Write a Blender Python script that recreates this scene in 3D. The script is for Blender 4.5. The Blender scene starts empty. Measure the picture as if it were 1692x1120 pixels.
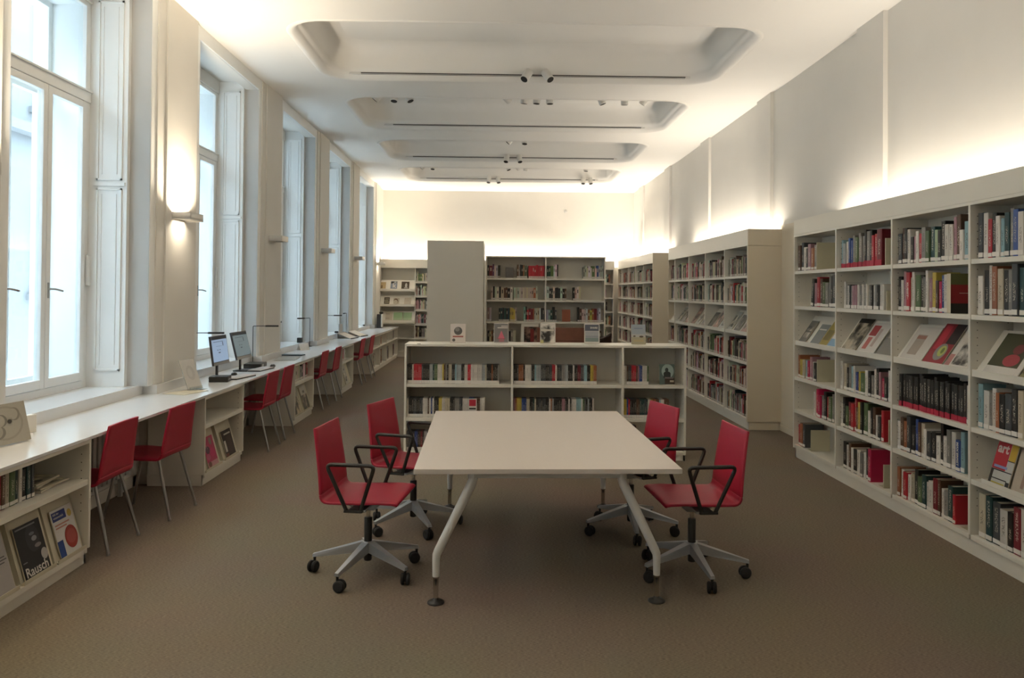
import bpy, bmesh, math, random
from mathutils import Matrix, Vector
R = math.radians
PI = math.pi
rnd = random.Random(7)
SC = bpy.context.scene
COL = SC.collection

# ------------------------------------------------------------------ materials
def new_mat(name):
    m = bpy.data.materials.new(name); m.use_nodes = True
    nt = m.node_tree
    return m, nt, nt.nodes['Principled BSDF'], nt.links
def setv(b, k, v):
    if k in b.inputs: b.inputs[k].default_value = v
def plain(name, c, rough=.5, metal=0, noise=0, nscale=20, bump=0, spec=.5, coat=0):
    m, nt, b, L = new_mat(name)
    setv(b, 'Base Color', (*c, 1)); setv(b, 'Roughness', rough); setv(b, 'Metallic', metal)
    setv(b, 'Specular IOR Level', spec); setv(b, 'Coat Weight', coat)
    if noise or bump:
        tc = nt.nodes.new('ShaderNodeTexCoord'); n = nt.nodes.new('ShaderNodeTexNoise')
        n.inputs['Scale'].default_value = nscale; n.inputs['Detail'].default_value = 6
        L.new(tc.outputs['Object'], n.inputs['Vector'])
        if noise:
            r = nt.nodes.new('ShaderNodeMix'); r.data_type = 'RGBA'
            r.inputs['A'].default_value = (*[x * (1 - noise) for x in c], 1)
            r.inputs['B'].default_value = (*[min(1, x * (1 + noise)) for x in c], 1)
            L.new(n.outputs['Fac'], r.inputs['Factor']); L.new(r.outputs['Result'], b.inputs['Base Color'])
        if bump:
            bp = nt.nodes.new('ShaderNodeBump'); bp.inputs['Strength'].default_value = bump
            bp.inputs['Distance'].default_value = .002
            L.new(n.outputs['Fac'], bp.inputs['Height']); L.new(bp.outputs['Normal'], b.inputs['Normal'])
    return m
M = {}
M['wall'] = plain('wall_paint', (.71, .685, .635), .75, noise=.03, nscale=3, bump=.15)
M['ceil'] = plain('ceiling_paint', (.78, .76, .72), .8, noise=.02, nscale=2, bump=.1)
M['trim'] = plain('window_paint', (.84, .84, .82), .38, noise=.02, nscale=4)
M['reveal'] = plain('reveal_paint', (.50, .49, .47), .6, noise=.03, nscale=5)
M['lam'] = plain('white_laminate', (.76, .72, .63), .35, noise=.02, nscale=6)
M['counter'] = plain('counter_laminate', (.72, .72, .71), .16, noise=.015, nscale=5)
M['table'] = plain('table_laminate', (.64, .57, .51), .42, noise=.03, nscale=60)
M['tan'] = plain('tan_laminate', (.66, .58, .45), .5, noise=.02, nscale=5)
M['tower'] = plain('cream_panel', (.70, .64, .54), .5, noise=.02, nscale=3)
M['red'] = plain('red_shell', (.36, .008, .032), .45, noise=.06, nscale=90, bump=.15)
M['steel'] = plain('satin_steel', (.42, .42, .41), .35, .9)
M['alu'] = plain('cast_aluminium', (.45, .46, .47), .38, .7, noise=.05, nscale=30)
M['chrome'] = plain('chrome', (.6, .58, .54), .15, 1)
M['black'] = plain('black_plastic', (.02, .019, .017), .45, noise=.1, nscale=50)
M['rubber'] = plain('black_rubber', (.015, .015, .016), .7, noise=.1, nscale=50)
M['legwhite'] = plain('white_powder_coat', (.66, .64, .60), .35, noise=.02, nscale=20)
M['page'] = plain('page_edges', (.62, .55, .42), .8, noise=.08, nscale=160)
M['label'] = plain('spine_sticker', (.74, .70, .64), .6, noise=.04, nscale=30)
M['darkgap'] = plain('shadow_slot', (.015, .013, .012), .8, noise=.1)  # plain near-black of the track slots and spotlight lenses
M['radiator'] = plain('radiator_enamel', (.5, .5, .48), .4, noise=.03)
M['brownwood'] = plain('red_brown_wood', (.20, .075, .045), .4, noise=.3, nscale=8)
M['darkwood'] = plain('dark_wood', (.04, .018, .012), .35, noise=.3, nscale=8)
M['bookend'] = plain('bookend_enamel', (.50, .46, .32), .5, noise=.03)
M['hole'] = plain('peg_hole', (.08, .07, .05), .8, noise=.05)
M['greyscr'] = plain('monitor_shell', (.05, .05, .055), .4, noise=.05)
M['outside'] = plain('courtyard_render', (.15, .158, .16), .9, noise=.05, nscale=1.2)
M['outglass'] = plain('courtyard_window', (.18, .24, .28), .2, noise=.1)
M['acrylic'], nt, b, L = new_mat('clear_acrylic')
setv(b, 'Base Color', (.9, .95, .95, 1)); setv(b, 'Roughness', .08); setv(b, 'Transmission Weight', .9); setv(b, 'IOR', 1.2)
def flat(c, rough=.55):
    k = 'c_%.3f_%.3f_%.3f' % c
    if k not in M: M[k] = plain('printed_ink', c, rough, noise=.05, nscale=60)
    return M[k]
# carpet: fine woven loops in rows
m, nt, b, L = new_mat('woven_carpet')
tc = nt.nodes.new('ShaderNodeTexCoord'); mp = nt.nodes.new('ShaderNodeMapping'); mp.inputs['Scale'].default_value = (40, 230, 1)
n1 = nt.nodes.new('ShaderNodeTexNoise'); n1.inputs['Scale'].default_value = 1.6; n1.inputs['Detail'].default_value = 4
n2 = nt.nodes.new('ShaderNodeTexNoise'); n2.inputs['Scale'].default_value = .9; n2.inputs['Detail'].default_value = 3
L.new(tc.outputs['Object'], mp.inputs['Vector']); L.new(mp.outputs['Vector'], n1.inputs['Vector']); L.new(tc.outputs['Object'], n2.inputs['Vector'])
mx = nt.nodes.new('ShaderNodeMix'); mx.data_type = 'RGBA'
mx.inputs['A'].default_value = (.125, .098, .07, 1); mx.inputs['B'].default_value = (.30, .24, .178, 1)
rp = nt.nodes.new('ShaderNodeMapRange'); rp.inputs['From Min'].default_value = .3; rp.inputs['From Max'].default_value = .7
L.new(n1.outputs['Fac'], rp.inputs['Value']); L.new(rp.outputs['Result'], mx.inputs['Factor'])
mx2 = nt.nodes.new('ShaderNodeMix'); mx2.data_type = 'RGBA'; mx2.blend_type = 'MULTIPLY'; mx2.inputs['Factor'].default_value = .25
L.new(mx.outputs['Result'], mx2.inputs['A']); L.new(n2.outputs['Color'], mx2.inputs['B']); L.new(mx2.outputs['Result'], b.inputs['Base Color'])
setv(b, 'Roughness', .95); setv(b, 'Specular IOR Level', .15)
bp = nt.nodes.new('ShaderNodeBump'); bp.inputs['Strength'].default_value = .3; bp.inputs['Distance'].default_value = .003
L.new(n1.outputs['Fac'], bp.inputs['Height']); L.new(bp.outputs['Normal'], b.inputs['Normal'])
M['carpet'] = m
# book cloth: colour of the object, printed title marks down the spine
def cover_mat(name, marks):
    m, nt, b, L = new_mat(name)
    oi = nt.nodes.new('ShaderNodeObjectInfo'); tc = nt.nodes.new('ShaderNodeTexCoord')
    sp = nt.nodes.new('ShaderNodeSeparateXYZ'); L.new(tc.outputs['Object'], sp.inputs['Vector'])
    def mth(op, a, bb, c=None):
        n = nt.nodes.new('ShaderNodeMath'); n.operation = op
        for i, v in enumerate((a, bb)):
            if isinstance(v, (int, float)): n.inputs[i].default_value = v
            elif v is not None: L.new(v, n.inputs[i])
        return n.outputs[0]
    zoff = mth('ADD', sp.outputs['Z'], mth('MULTIPLY', oi.outputs['Random'], 7))
    cb = nt.nodes.new('ShaderNodeCombineXYZ'); L.new(mth('MULTIPLY', sp.outputs['X'], 3.), cb.inputs['X']); L.new(mth('MULTIPLY', zoff, 26 if marks else 9), cb.inputs['Z'])
    ns = nt.nodes.new('ShaderNodeTexNoise'); ns.inputs['Scale'].default_value = 1.6; ns.inputs['Detail'].default_value = 2
    L.new(cb.outputs['Vector'], ns.inputs['Vector'])
    ink = mth('GREATER_THAN', ns.outputs['Fac'], .53)
    ax = mth('ABSOLUTE', mth('SUBTRACT', sp.outputs['X'], .5), None)
    band = mth('LESS_THAN', ax, .2)
    fz = mth('MULTIPLY', mth('GREATER_THAN', sp.outputs['Z'], .3), mth('LESS_THAN', sp.outputs['Z'], mth('ADD', .55, mth('MULTIPLY', oi.outputs['Random'], .38))))
    fr = mth('LESS_THAN', sp.outputs['Y'], .03)
    mask = mth('MULTIPLY', mth('MULTIPLY', ink, band), mth('MULTIPLY', fz, fr))
    bw = nt.nodes.new('ShaderNodeRGBToBW'); L.new(oi.outputs['Color'], bw.inputs['Color'])
    lum = mth('LESS_THAN', bw.outputs['Val'], .22)
    inkc = nt.nodes.new('ShaderNodeMix'); inkc.data_type = 'RGBA'; L.new(lum, inkc.inputs['Factor'])
    inkc.inputs['A'].default_value = (.06, .04, .035, 1); inkc.inputs['B'].default_value = (.62, .56, .46, 1)
    mx = nt.nodes.new('ShaderNodeMix'); mx.data_type = 'RGBA'
    L.new(mth('MULTIPLY', mask, .8), mx.inputs['Factor']); L.new(oi.outputs['Color'], mx.inputs['A']); L.new(inkc.outputs['Result'], mx.inputs['B'])
    L.new(mx.outputs['Result'], b.inputs['Base Color']); setv(b, 'Roughness', .42)
    return m
M['cover'] = cover_mat('book_cover', True)
M['dvdcover'] = cover_mat('film_case_cover', True)
# printed photograph, tinted by the object's colour
m, nt, b, L = new_mat('printed_photo')
oi = nt.nodes.new('ShaderNodeObjectInfo'); tc = nt.nodes.new('ShaderNodeTexCoord')
va = nt.nodes.new('ShaderNodeVectorMath'); va.operation = 'ADD'; L.new(tc.outputs['Object'], va.inputs[0]); L.new(oi.outputs['Random'], va.inputs[1])
n = nt.nodes.new('ShaderNodeTexNoise'); n.inputs['Scale'].default_value = 11; n.inputs['Detail'].default_value = 5; L.new(va.outputs[0], n.inputs['Vector'])
cr = nt.nodes.new('ShaderNodeValToRGB'); cr.color_ramp.elements[0].position = .4; cr.color_ramp.elements[0].color = (.02, .018, .015, 1)
cr.color_ramp.elements[1].position = .62; cr.color_ramp.elements[1].color = (.75, .70, .62, 1)
L.new(n.outputs['Fac'], cr.inputs['Fac'])
mx = nt.nodes.new('ShaderNodeMix'); mx.data_type = 'RGBA'; mx.blend_type = 'MULTIPLY'; mx.inputs['Factor'].default_value = 1
L.new(cr.outputs['Color'], mx.inputs['A']); L.new(oi.outputs['Color'], mx.inputs['B']); L.new(mx.outputs['Result'], b.inputs['Base Color']); setv(b, 'Roughness', .35)
M['photo'] = m
m, nt, b, L = new_mat('object_colour'); oi = nt.nodes.new('ShaderNodeObjectInfo'); L.new(oi.outputs['Color'], b.inputs['Base Color']); setv(b, 'Roughness', .45); M['objcol'] = m
m, nt, b, L = new_mat('mixed_spines'); at = nt.nodes.new('ShaderNodeAttribute'); at.attribute_name = 'Col'; L.new(at.outputs['Color'], b.inputs['Base Color']); setv(b, 'Roughness', .5); M['vcol'] = m
def emit(name, c, s):
    m, nt, b, L = new_mat(name); setv(b, 'Base Color', (*c, 1)); setv(b, 'Emission Color', (*c, 1)); setv(b, 'Emission Strength', s); return m
M['led'] = emit('warm_led', (1, .80, .50), 6)
M['screen'] = emit('lit_screen', (.16, .22, .31), .8)
M['screen2'] = emit('dim_screen', (.09, .12, .13), .7)
# window glass: clear, with a faint surface reflection
m = bpy.data.materials.new('window_glass'); m.use_nodes = True; nt = m.node_tree; nt.nodes.clear(); L = nt.links
o = nt.nodes.new('ShaderNodeOutputMaterial'); t = nt.nodes.new('ShaderNodeBsdfTransparent'); g = nt.nodes.new('ShaderNodeBsdfGlossy'); g.inputs['Roughness'].default_value = .02
t.inputs['Color'].default_value = (.93, .97, .98, 1)
f0 = nt.nodes.new('ShaderNodeLayerWeight'); f0.inputs['Blend'].default_value = .5; fp = nt.nodes.new('ShaderNodeMath'); fp.operation = 'POWER'; fp.inputs[1].default_value = 4; L.new(f0.outputs['Facing'], fp.inputs[0]); f = nt.nodes.new('ShaderNodeMath'); f.operation = 'MULTIPLY_ADD'; f.inputs[1].default_value = .35; f.inputs[2].default_value = .02; L.new(fp.outputs[0], f.inputs[0]); x = nt.nodes.new('ShaderNodeMixShader')
L.new(f.outputs[0], x.inputs[0]); L.new(t.outputs[0], x.inputs[1]); L.new(g.outputs[0], x.inputs[2]); L.new(x.outputs[0], o.inputs[0])
M['glass'] = m

# ------------------------------------------------------------------ mesh helpers
class MB:
    def __init__(s): s.v = []; s.f = []; s.m = []; s.c = []; s.smooth = []; s.T = None; s.col = None
    def add(s, vs, fs, mi=0, smooth=False):
        b = len(s.v)
        for p in vs:
            p = Vector(p)
            if s.T is not None: p = s.T @ p
            s.v.append(p)
        for f in fs: s.f.append([b + i for i in f]); s.m.append(mi); s.smooth.append(smooth); s.c.append(s.col)
        return s
    def box(s, x0, x1, y0, y1, z0, z1, mi=0):
        x0, x1 = min(x0, x1), max(x0, x1); y0, y1 = min(y0, y1), max(y0, y1); z0, z1 = min(z0, z1), max(z0, z1)
        return s.hexa([(x0, y0, z0), (x1, y0, z0), (x1, y1, z0), (x0, y1, z0), (x0, y0, z1), (x1, y0, z1), (x1, y1, z1), (x0, y1, z1)], mi)
    def hexa(s, p, mi=0):
        return s.add(p, [(3, 2, 1, 0), (4, 5, 6, 7), (0, 1, 5, 4), (1, 2, 6, 5), (2, 3, 7, 6), (3, 0, 4, 7)], mi)
    def cbox(s, x0, x1, y0, y1, z0, z1, c=.004, mi=0):      # box with eased edges
        x0, x1 = min(x0, x1), max(x0, x1); y0, y1 = min(y0, y1), max(y0, y1); z0, z1 = min(z0, z1), max(z0, z1)
        c = min(c, (x1 - x0) * .45, (y1 - y0) * .45, (z1 - z0) * .45)
        bm = bmesh.new(); bmesh.ops.create_cube(bm, size=1)
        for v in bm.verts: v.co = Vector(((x0 + x1) / 2 + v.co.x * (x1 - x0), (y0 + y1) / 2 + v.co.y * (y1 - y0), (z0 + z1) / 2 + v.co.z * (z1 - z0)))
        bmesh.ops.bevel(bm, geom=bm.edges[:], offset=c, segments=2, profile=.7, affect='EDGES')
        bm.verts.index_update()
        s.add([v.co.copy() for v in bm.verts], [[v.index for v in f.verts] for f in bm.faces], mi); bm.free(); return s
    def quad(s, a, b, c, d, mi=0): return s.add([a, b, c, d], [(0, 1, 2, 3)], mi)
    def tube(s, pts, r, n=10, mi=0, closed=False, cap=True):
        pts = [Vector(p) for p in pts]; N = len(pts); rs = r if isinstance(r, (list, tuple)) else [r] * N
        vs = []; up = None
        for i, p in enumerate(pts):
            if closed: d = (pts[(i + 1) % N] - pts[i - 1]).normalized()
            else: d = (pts[min(i + 1, N - 1)] - pts[max(i - 1, 0)]).normalized()
            if up is None:
                up = Vector((0, 0, 1)) if abs(d.z) < .9 else Vector((1, 0, 0))
            a = d.cross(up).normalized(); bb = a.cross(d).normalized(); up = bb
            for k in range(n):
                t = 2 * PI * k / n; vs.append(p + (a * math.cos(t) + bb * math.sin(t)) * rs[i])
        fs = []
        for i in range(N if closed else N - 1):
            j = (i + 1) % N
            for k in range(n): fs.append((i * n + k, i * n + (k + 1) % n, j * n + (k + 1) % n, j * n + k))
        s.add(vs, fs, mi, True)
        if cap and not closed:
            s.add(vs[:n], [tuple(range(n))[::-1]], mi); s.add(vs[-n:], [tuple(range(n))], mi)
        return s
    def lathe(s, prof, n=20, mi=0, c=(0, 0, 0), axis='z'):
        vs = []
        for r, z in prof:
            for k in range(n):
                t = 2 * PI * k / n; x, y = r * math.cos(t), r * math.sin(t)
                p = (x, y, z) if axis == 'z' else ((x, z, y) if axis == 'y' else (z, x, y))
                vs.append((c[0] + p[0], c[1] + p[1], c[2] + p[2]))
        fs = []
        for i in range(len(prof) - 1):
            for k in range(n): fs.append((i * n + k, i * n + (k + 1) % n, (i + 1) * n + (k + 1) % n, (i + 1) * n + k))
        s.add(vs, fs, mi, True)
        s.add(vs[:n], [tuple(range(n))[::-1]], mi); s.add(vs[-n:], [tuple(range(n))], mi); return s
    def ring(s, path, prof, mi=0):   # prof: list of loops already as points; joins successive closed loops
        n = len(path[0])
        vs = [p for l in path for p in l]; fs = []
        for i in range(len(path) - 1):
            for k in range(n): fs.append((i * n + k, i * n + (k + 1) % n, (i + 1) * n + (k + 1) % n, (i + 1) * n + k))
        return s.add(vs, fs, mi, prof)
    def mesh(s, name, mats, origin=(0, 0, 0)):
        o = Vector(origin); me = bpy.data.meshes.new(name)
        me.from_pydata([p - o for p in s.v], [], s.f)
        for mt in mats: me.materials.append(mt)
        me.polygons.foreach_set('material_index', s.m); me.polygons.foreach_set('use_smooth', s.smooth)
        if any(c is not None for c in s.c):
            a = me.color_attributes.new('Col', 'FLOAT_COLOR', 'CORNER'); d = []
            for p, c in zip(me.polygons, s.c): d += list((*(c or (.5, .5, .5)), 1)) * p.loop_total
            a.data.foreach_set('color', d)
        bm = bmesh.new(); bm.from_mesh(me); bmesh.ops.recalc_face_normals(bm, faces=bm.faces[:]); bm.to_mesh(me); bm.free()
        me.update(); return me
def link(name, me, parent=None, loc=(0, 0, 0)):
    o = bpy.data.objects.new(name, me); COL.objects.link(o); o.location = loc
    if parent is not None: o.parent = parent
    return o
ORI = {}
def build(mb, name, mats, parent=None, origin=None, local=False):
    """link mesh; when parented to an unrotated thing given in world coordinates, shift by its place"""
    mats = mats if isinstance(mats, (list, tuple)) else [mats]
    mats = [M[x] if isinstance(x, str) else x for x in mats]
    if parent is not None:
        off = (0, 0, 0) if local else ORI.get(parent.name, (0, 0, 0))
        o = link(name, mb.mesh(name, mats, off), parent)
        ORI[o.name] = off
        return o
    og = origin or (0, 0, 0); o = link(name, mb.mesh(name, mats, og), None, og); ORI[o.name] = og
    return o
def tag(o, label, cat, group=None, kind=None):
    o['label'] = label; o['category'] = cat
    if group: o['group'] = group
    if kind: o['kind'] = kind
    return o
def thing(name, label, cat, loc=(0, 0, 0), rz=0, group=None):
    o = link(name, None, None, loc); o.rotation_euler.z = rz; o.empty_display_size = .1; ORI[o.name] = tuple(loc)
    return tag(o, label, cat, group)
def struct(mb, name, mats, label=None, parent=None):
    o = build(mb, name, mats, parent)
    if parent is None:
        o['kind'] = 'structure'
        if label: o['label'] = label; o['category'] = name.split('_')[0]
    return o
def sgroup(name, label, loc=(0, 0, 0)):
    o = link(name, None, None, loc); ORI[o.name] = tuple(loc); o['kind'] = 'structure'; o['label'] = label; o['category'] = name.split('_')[0]; return o
def copy_tree(o, parent=None):
    c = o.copy(); COL.objects.link(c); c.parent = parent
    if parent is not None: c.matrix_parent_inverse = o.matrix_parent_inverse.copy()
    for ch in list(o.children): copy_tree(ch, c)
    return c
def ordn(n):
    w = ['zeroth', 'first', 'second', 'third', 'fourth', 'fifth', 'sixth', 'seventh', 'eighth', 'ninth', 'tenth']
    if n <= 10: return w[n]
    return '%d%s' % (n, 'th' if 10 <= n % 100 <= 20 else {1: 'st', 2: 'nd', 3: 'rd'}.get(n % 10, 'th'))

# ------------------------------------------------------------------ the room
P = 2.97                                   # spacing of windows and ceiling recesses
XL, XR, Y0, Y1, ZC = -2.96, 3.59, -3.0, 20.2, 4.33
KS = range(-2, 5)
struct(MB().box(-4.2, 4.4, Y0 - .2, Y1 + .2, -.1, 0), 'floor', 'carpet', 'brown woven carpet floor of the library hall')
# ceiling with recessed rounded coffers
def rrect(x0, x1, y0, y1, r, z, n=8):
    pts = []
    for cx, cy, a0 in ((x1 - r, y1 - r, 0), (x0 + r, y1 - r, 90), (x0 + r, y0 + r, 180), (x1 - r, y0 + r, 270)):
        for i in range(n + 1):
            a = R(a0 + 90 * i / n); pts.append((cx + r * math.cos(a), cy + r * math.sin(a), z))
    return pts
def coffer(k): return (-2.17, 2.72, 7.47 + P * k * .992, 9.66 + P * k * .992)
CK = range(-2, 4)
cells = [Y0 - .2] + [(coffer(k)[3] + coffer(k + 1)[2]) / 2 for k in list(CK)[:-1]] + [Y1 + .1]
mb = MB()
for i, k in enumerate(CK):
    x0, x1, y0, y1 = coffer(k); a, b = cells[i], cells[i + 1]
    lo = rrect(x0, x1, y0, y1, .42, ZC); n = len(lo)
    out = []
    for p in lo:   # matching point on the cell's edge
        cx, cy = (x0 + x1) / 2, (y0 + y1) / 2
        hx, hy = (x1 - x0) / 2 - .42, (y1 - y0) / 2 - .42
        dx = 0 if abs(p[0] - cx) <= hx + 1e-6 else math.copysign(1, p[0] - cx); dy = 0 if abs(p[1] - cy) <= hy + 1e-6 else math.copysign(1, p[1] - cy)
        X = 4.0 if dx > 0 else (-3.3 if dx < 0 else p[0]); Y = b if dy > 0 else (a if dy < 0 else p[1])
        ax = abs(p[0] - cx) - hx; ay = abs(p[1] - cy) - hy
        if dx and dy:
            if ax > ay: Y = (cy + dy * hy) + (Y - (cy + dy * hy)) * ay / ax
            else: X = (cx + dx * hx) + (X - (cx + dx * hx)) * ax / ay
        out.append((X, Y, ZC))
    mb.ring([out, lo], False)
    cxy = [(-3.3, a), (4.0, a), (4.0, b), (-3.3, b)]
    D = .40
    loops = [lo]
    for ins, zz, r in ((.015, -.012, .42), (.06, 0, .38), (.10, .05, .36), (.11, .075, .35), (.135, .08, .33), (.14, .14, .33), (.15, .25, .32), (.19, .34, .30), (.26, .385, .26), (.36, D, .2)):
        loops.append(rrect(x0 + ins, x1 - ins, y0 + ins, y1 - ins, r, ZC + zz))
    mb.ring(loops, True)
    mb.add(loops[-1], [tuple(range(n))])
    mb.box(-3.3, 4.0, a, b, ZC + .5, ZC + .55)
struct(mb, 'ceiling', 'ceil', 'white ceiling with rounded rectangular recesses')
# right wall with flat pilasters
mb = MB(); mb.box(XR, XR + .3, Y0, Y1 + .1, 0, ZC + .02)
for k in range(-3, 5): mb.box(XR - .045, XR + .01, 7.0 + 2.93 * k, 7.52 + 2.93 * k, 0, ZC + .01)
struct(mb, 'wall_right', 'wall', 'pale wall above the wall bookcases')
struct(MB().box(-3.4, 4.0, Y1, Y1 + .2, 0, ZC + .02), 'wall_back', 'wall', 'pale end wall glowing above the far shelves')
struct(MB().box(-4.2, 4.0, Y0 - .2, Y0, 0, ZC + .02), 'wall_front', 'wall')
# left wall: piers, spandrels, heads
mb = MB(); XO = -3.48; SILL = .862
edges = []
for k in KS:
    n0, f0 = 4.75 + P * k, 6.66 + P * k           # niche opening near / far
    pn = 4.51 + P * k                              # end of the pier before it
    edges.append((n0, f0))
    mb.box(-3.115, -4.0, n0, f0, 0, SILL - .03)                      # spandrel below the sill
    mb.box(-3.0, -4.0, f0 + .10, n0 + P - .12, 0, ZC + .02)                        # pier
    for q0, q1 in ((f0, f0 + .10), (n0 + P - .12, n0 + P)): mb.box(-3.0, -4.0, q0, q1, SILL + .01, ZC + .02); mb.box(-3.1, -4.0, q0, q1, 0, SILL + .01)
    mb.box(-2.975, -3.01, f0 + .10, f0 + .26, 0, ZC + .02); mb.box(XL, -3.01, f0 + .26, n0 + P - .12, .0, ZC + .02)                    # pilaster in front
    mb.box(-3.0, -3.15, n0 - .01, f0 + .01, 4.19, ZC + .02)            # head beam
    mb.box(-3.15, -3.46, n0 - .01, f0 + .01, 4.27, ZC + .02)
    mb.box(-3.46, -4.0, n0 - .01, f0 + .01, 4.12, ZC + .02)
mb.box(-3.0, -4.0, Y0, 4.75 - 2 * P, 0, ZC + .02); mb.box(-3.0, -4.0, edges[-1][1] + .3, Y1 + .1, 0, ZC + .02)
struct(mb, 'wall_left', 'wall', 'window wall with broad white piers')
# frames lining each niche, panelled reveals and the windows themselves
WIN_LABEL = ['window beside the camera end', 'window niche level with the lone table end', 'first tall window, its pale sill behind the near desk', 'second tall window, behind the two computers',
             'third tall window along the counter', 'fourth tall window along the counter', 'fifth tall window, next to the end wall']
ti = 0
for i, k in enumerate(KS):
    n0, f0 = edges[i]
    t = sgroup('trim_%d' % (i + 1), WIN_LABEL[i].replace('window', 'window surround and panelled reveal'), (-3.0, (n0 + f0) / 2, SILL)); c = .03
    a = MB()
    a.cbox(-2.985, -3.01, f0 - .0, f0 + .115, SILL, 4.19, .004); a.cbox(-2.985, -3.01, n0 - .125, n0, SILL, 4.19, .004)
    a.cbox(-2.985, -3.01, n0 - .125, f0 + .115, 4.19, ZC, .004); struct(a, 'niche_frame', 'trim', None, t)
    a = MB()                                                           # step + inner panelled reveal on both sides
    for s, e in ((1, f0), (-1, n0)):
        a.box(-3.16, XO - .05, e - s * .055, e + s * .02, SILL, 4.27)
        for z0, z1 in ((1.0, 2.55), (2.62, 4.15)):                     # raised moulding frames
            yy = e - s * .055
            for q in ((-3.20, -3.215, z0, z1), (-3.40, -3.415, z0, z1), (-3.20, -3.415, z0, z0 + .015), (-3.20, -3.415, z1 - .015, z1)):
                a.box(q[0], q[1], yy - s * .012, yy + s * .01, q[2], q[3])
            for q in ((-3.245, -3.252, z0 + .05, z1 - .05), (-3.37, -3.377, z0 + .05, z1 - .05)):
                a.box(q[0], q[1], yy - s * .006, yy + s * .01, q[2], q[3])
        a.box(-3.175, -3.44, e - s * .068, e + s * .01, 2.57, 2.60)
        for z0 in (1.72,): a.cbox(-3.452, -3.475, e - s * .10, e - s * .05, z0, z0 + .26, .006)
    struct(a, 'reveal_panel', 'trim', None, t)
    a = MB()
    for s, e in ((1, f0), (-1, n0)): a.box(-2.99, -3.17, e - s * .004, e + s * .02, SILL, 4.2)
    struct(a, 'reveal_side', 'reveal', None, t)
    # window
    w = sgroup('window_%d' % (i + 1), WIN_LABEL[i].replace('window', 'double casement window'), (XO, (n0 + f0) / 2, SILL))
    y0, y1 = n0 + .055, f0 - .055
    a = MB(); Z0, ZT, Z1 = SILL, 3.27, 4.13
    for q in ((y0, y0 + .07, Z0, Z1), (y1 - .07, y1, Z0, Z1)): a.cbox(XO, XO - .07, *q, .005)
    a.cbox(XO - .001, XO - .07, y0 + .068, y1 - .068, Z0, Z0 + .06, .005); a.cbox(XO - .001, XO - .07, y0 + .068, y1 - .068, Z1 - .05, Z1, .005)
    for j in (1, 2): yy = y0 + .07 + (y1 - y0 - .14) / 3 * j; a.box(XO - .004, XO - .06, yy - .025, yy + .025, Z0 + .05, ZT + .02)
    a.cbox(XO + .012, XO - .07, y0, y1, ZT, ZT + .10, .008); a.cbox(XO + .025, XO, y0, y1, ZT + .085, ZT + .10, .004)
    struct(a, 'window_frame', 'trim', None, w)
    a = MB()                                                           # casing between inner and outer windows
    a.box(XO - .06, XO - .34, y1 - .045, y1 + .05, Z0, Z1); a.box(XO - .06, XO - .34, y0 - .05, y0 + .045, Z0, Z1)
    a.box(XO - .06, XO - .34, y0, y1, Z1 - .03, Z1 + .02); a.box(XO - .06, XO - .40, y0, y1, Z0 - .02, Z0 + .03)
    struct(a, 'window_jamb', 'trim', None, w)
    sw = (y1 - y0 - .14) / 3
    for j in range(3):
        a = MB(); s0 = y0 + .07 + sw * j + .004; s1 = s0 + sw - .008; b0, b1 = Z0 + .065, ZT - .005; xs = XO + .012
        for q in ((s0, s0 + .055, b0, b1), (s1 - .055, s1, b0, b1)): a.cbox(xs, xs - .045, *q, .006)
        for q in ((s0 + .053, s1 - .053, b0, b0 + .07), (s0 + .053, s1 - .053, b1 - .055, b1)): a.cbox(xs - .001, xs - .045, *q, .006)
        so = struct(a, 'window_sash', 'trim', None, w)
        struct(MB().box(xs - .022, xs - .026, s0 + .05, s1 - .05, b0 + .06, b1 - .05), 'window_pane', 'glass', None, so)
        h = MB().box(xs, xs + .006, s0 + .018, s0 + .036, 1.62, 1.74).tube([(xs + .005, s0 + .027, 1.69), (xs + .05, s0 + .027, 1.69), (xs + .055, s0 + .04, 1.688), (xs + .055, s0 + .13, 1.675)], .008, 8)
        struct(h, 'window_handle', 'steel', None, so)
    struct(MB().box(XO - .03, XO - .034, y0 + .06, y1 - .06, ZT + .1, Z1 - .05), 'window_pane', 'glass', None, w)
    a = MB()                                                           # outer window
    xo = XO - .30
    for q in ((y0 + .04, y0 + .10, Z0, Z1), (y1 - .10, y1 - .04, Z0, Z1)): a.cbox(xo, xo - .05, *q, .005)
    for q in ((y0 + .09, y1 - .09, Z0 + .02, Z0 + .12), (y0 + .09, y1 - .09, Z1 - .08, Z1), (y0 + .09, y1 - .09, ZT + .02, ZT + .12)): a.cbox(xo + .002, xo - .049, *q, .005)
    for j in (1, 2): yy = y0 + .07 + sw * j; a.cbox(xo, xo - .05, yy - .055, yy + .055, Z0, ZT + .05, .005)
    struct(a, 'outer_frame', 'trim', None, w)
    struct(MB().box(xo - .02, xo - .024, y0 + .05, y1 - .05, Z0 + .1, Z1 - .05), 'outer_pane', 'glass', None, w)
# courtyard wall opposite, seen through the panes
mb = MB(); mb.box(-9.0, -9.4, -14, 34, -6, 8.2)
for y in range(-12, 34, 3): 
    for z in (-2.2, 1.6, 5.2): mb.box(-8.97, -9.02, y, y + 1.1, z, z + 1.9, 1); mb.box(-8.9, -9.02, y - .12, y + 1.22, z - .14, z - .02)
for z in (4.6, 8.0): mb.box(-8.75, -9.1, -14, 34, z, z + .18)
o = struct(mb, 'wall_outside', ['outside', 'outglass'], 'pale courtyard facade beyond the windows')
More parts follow.
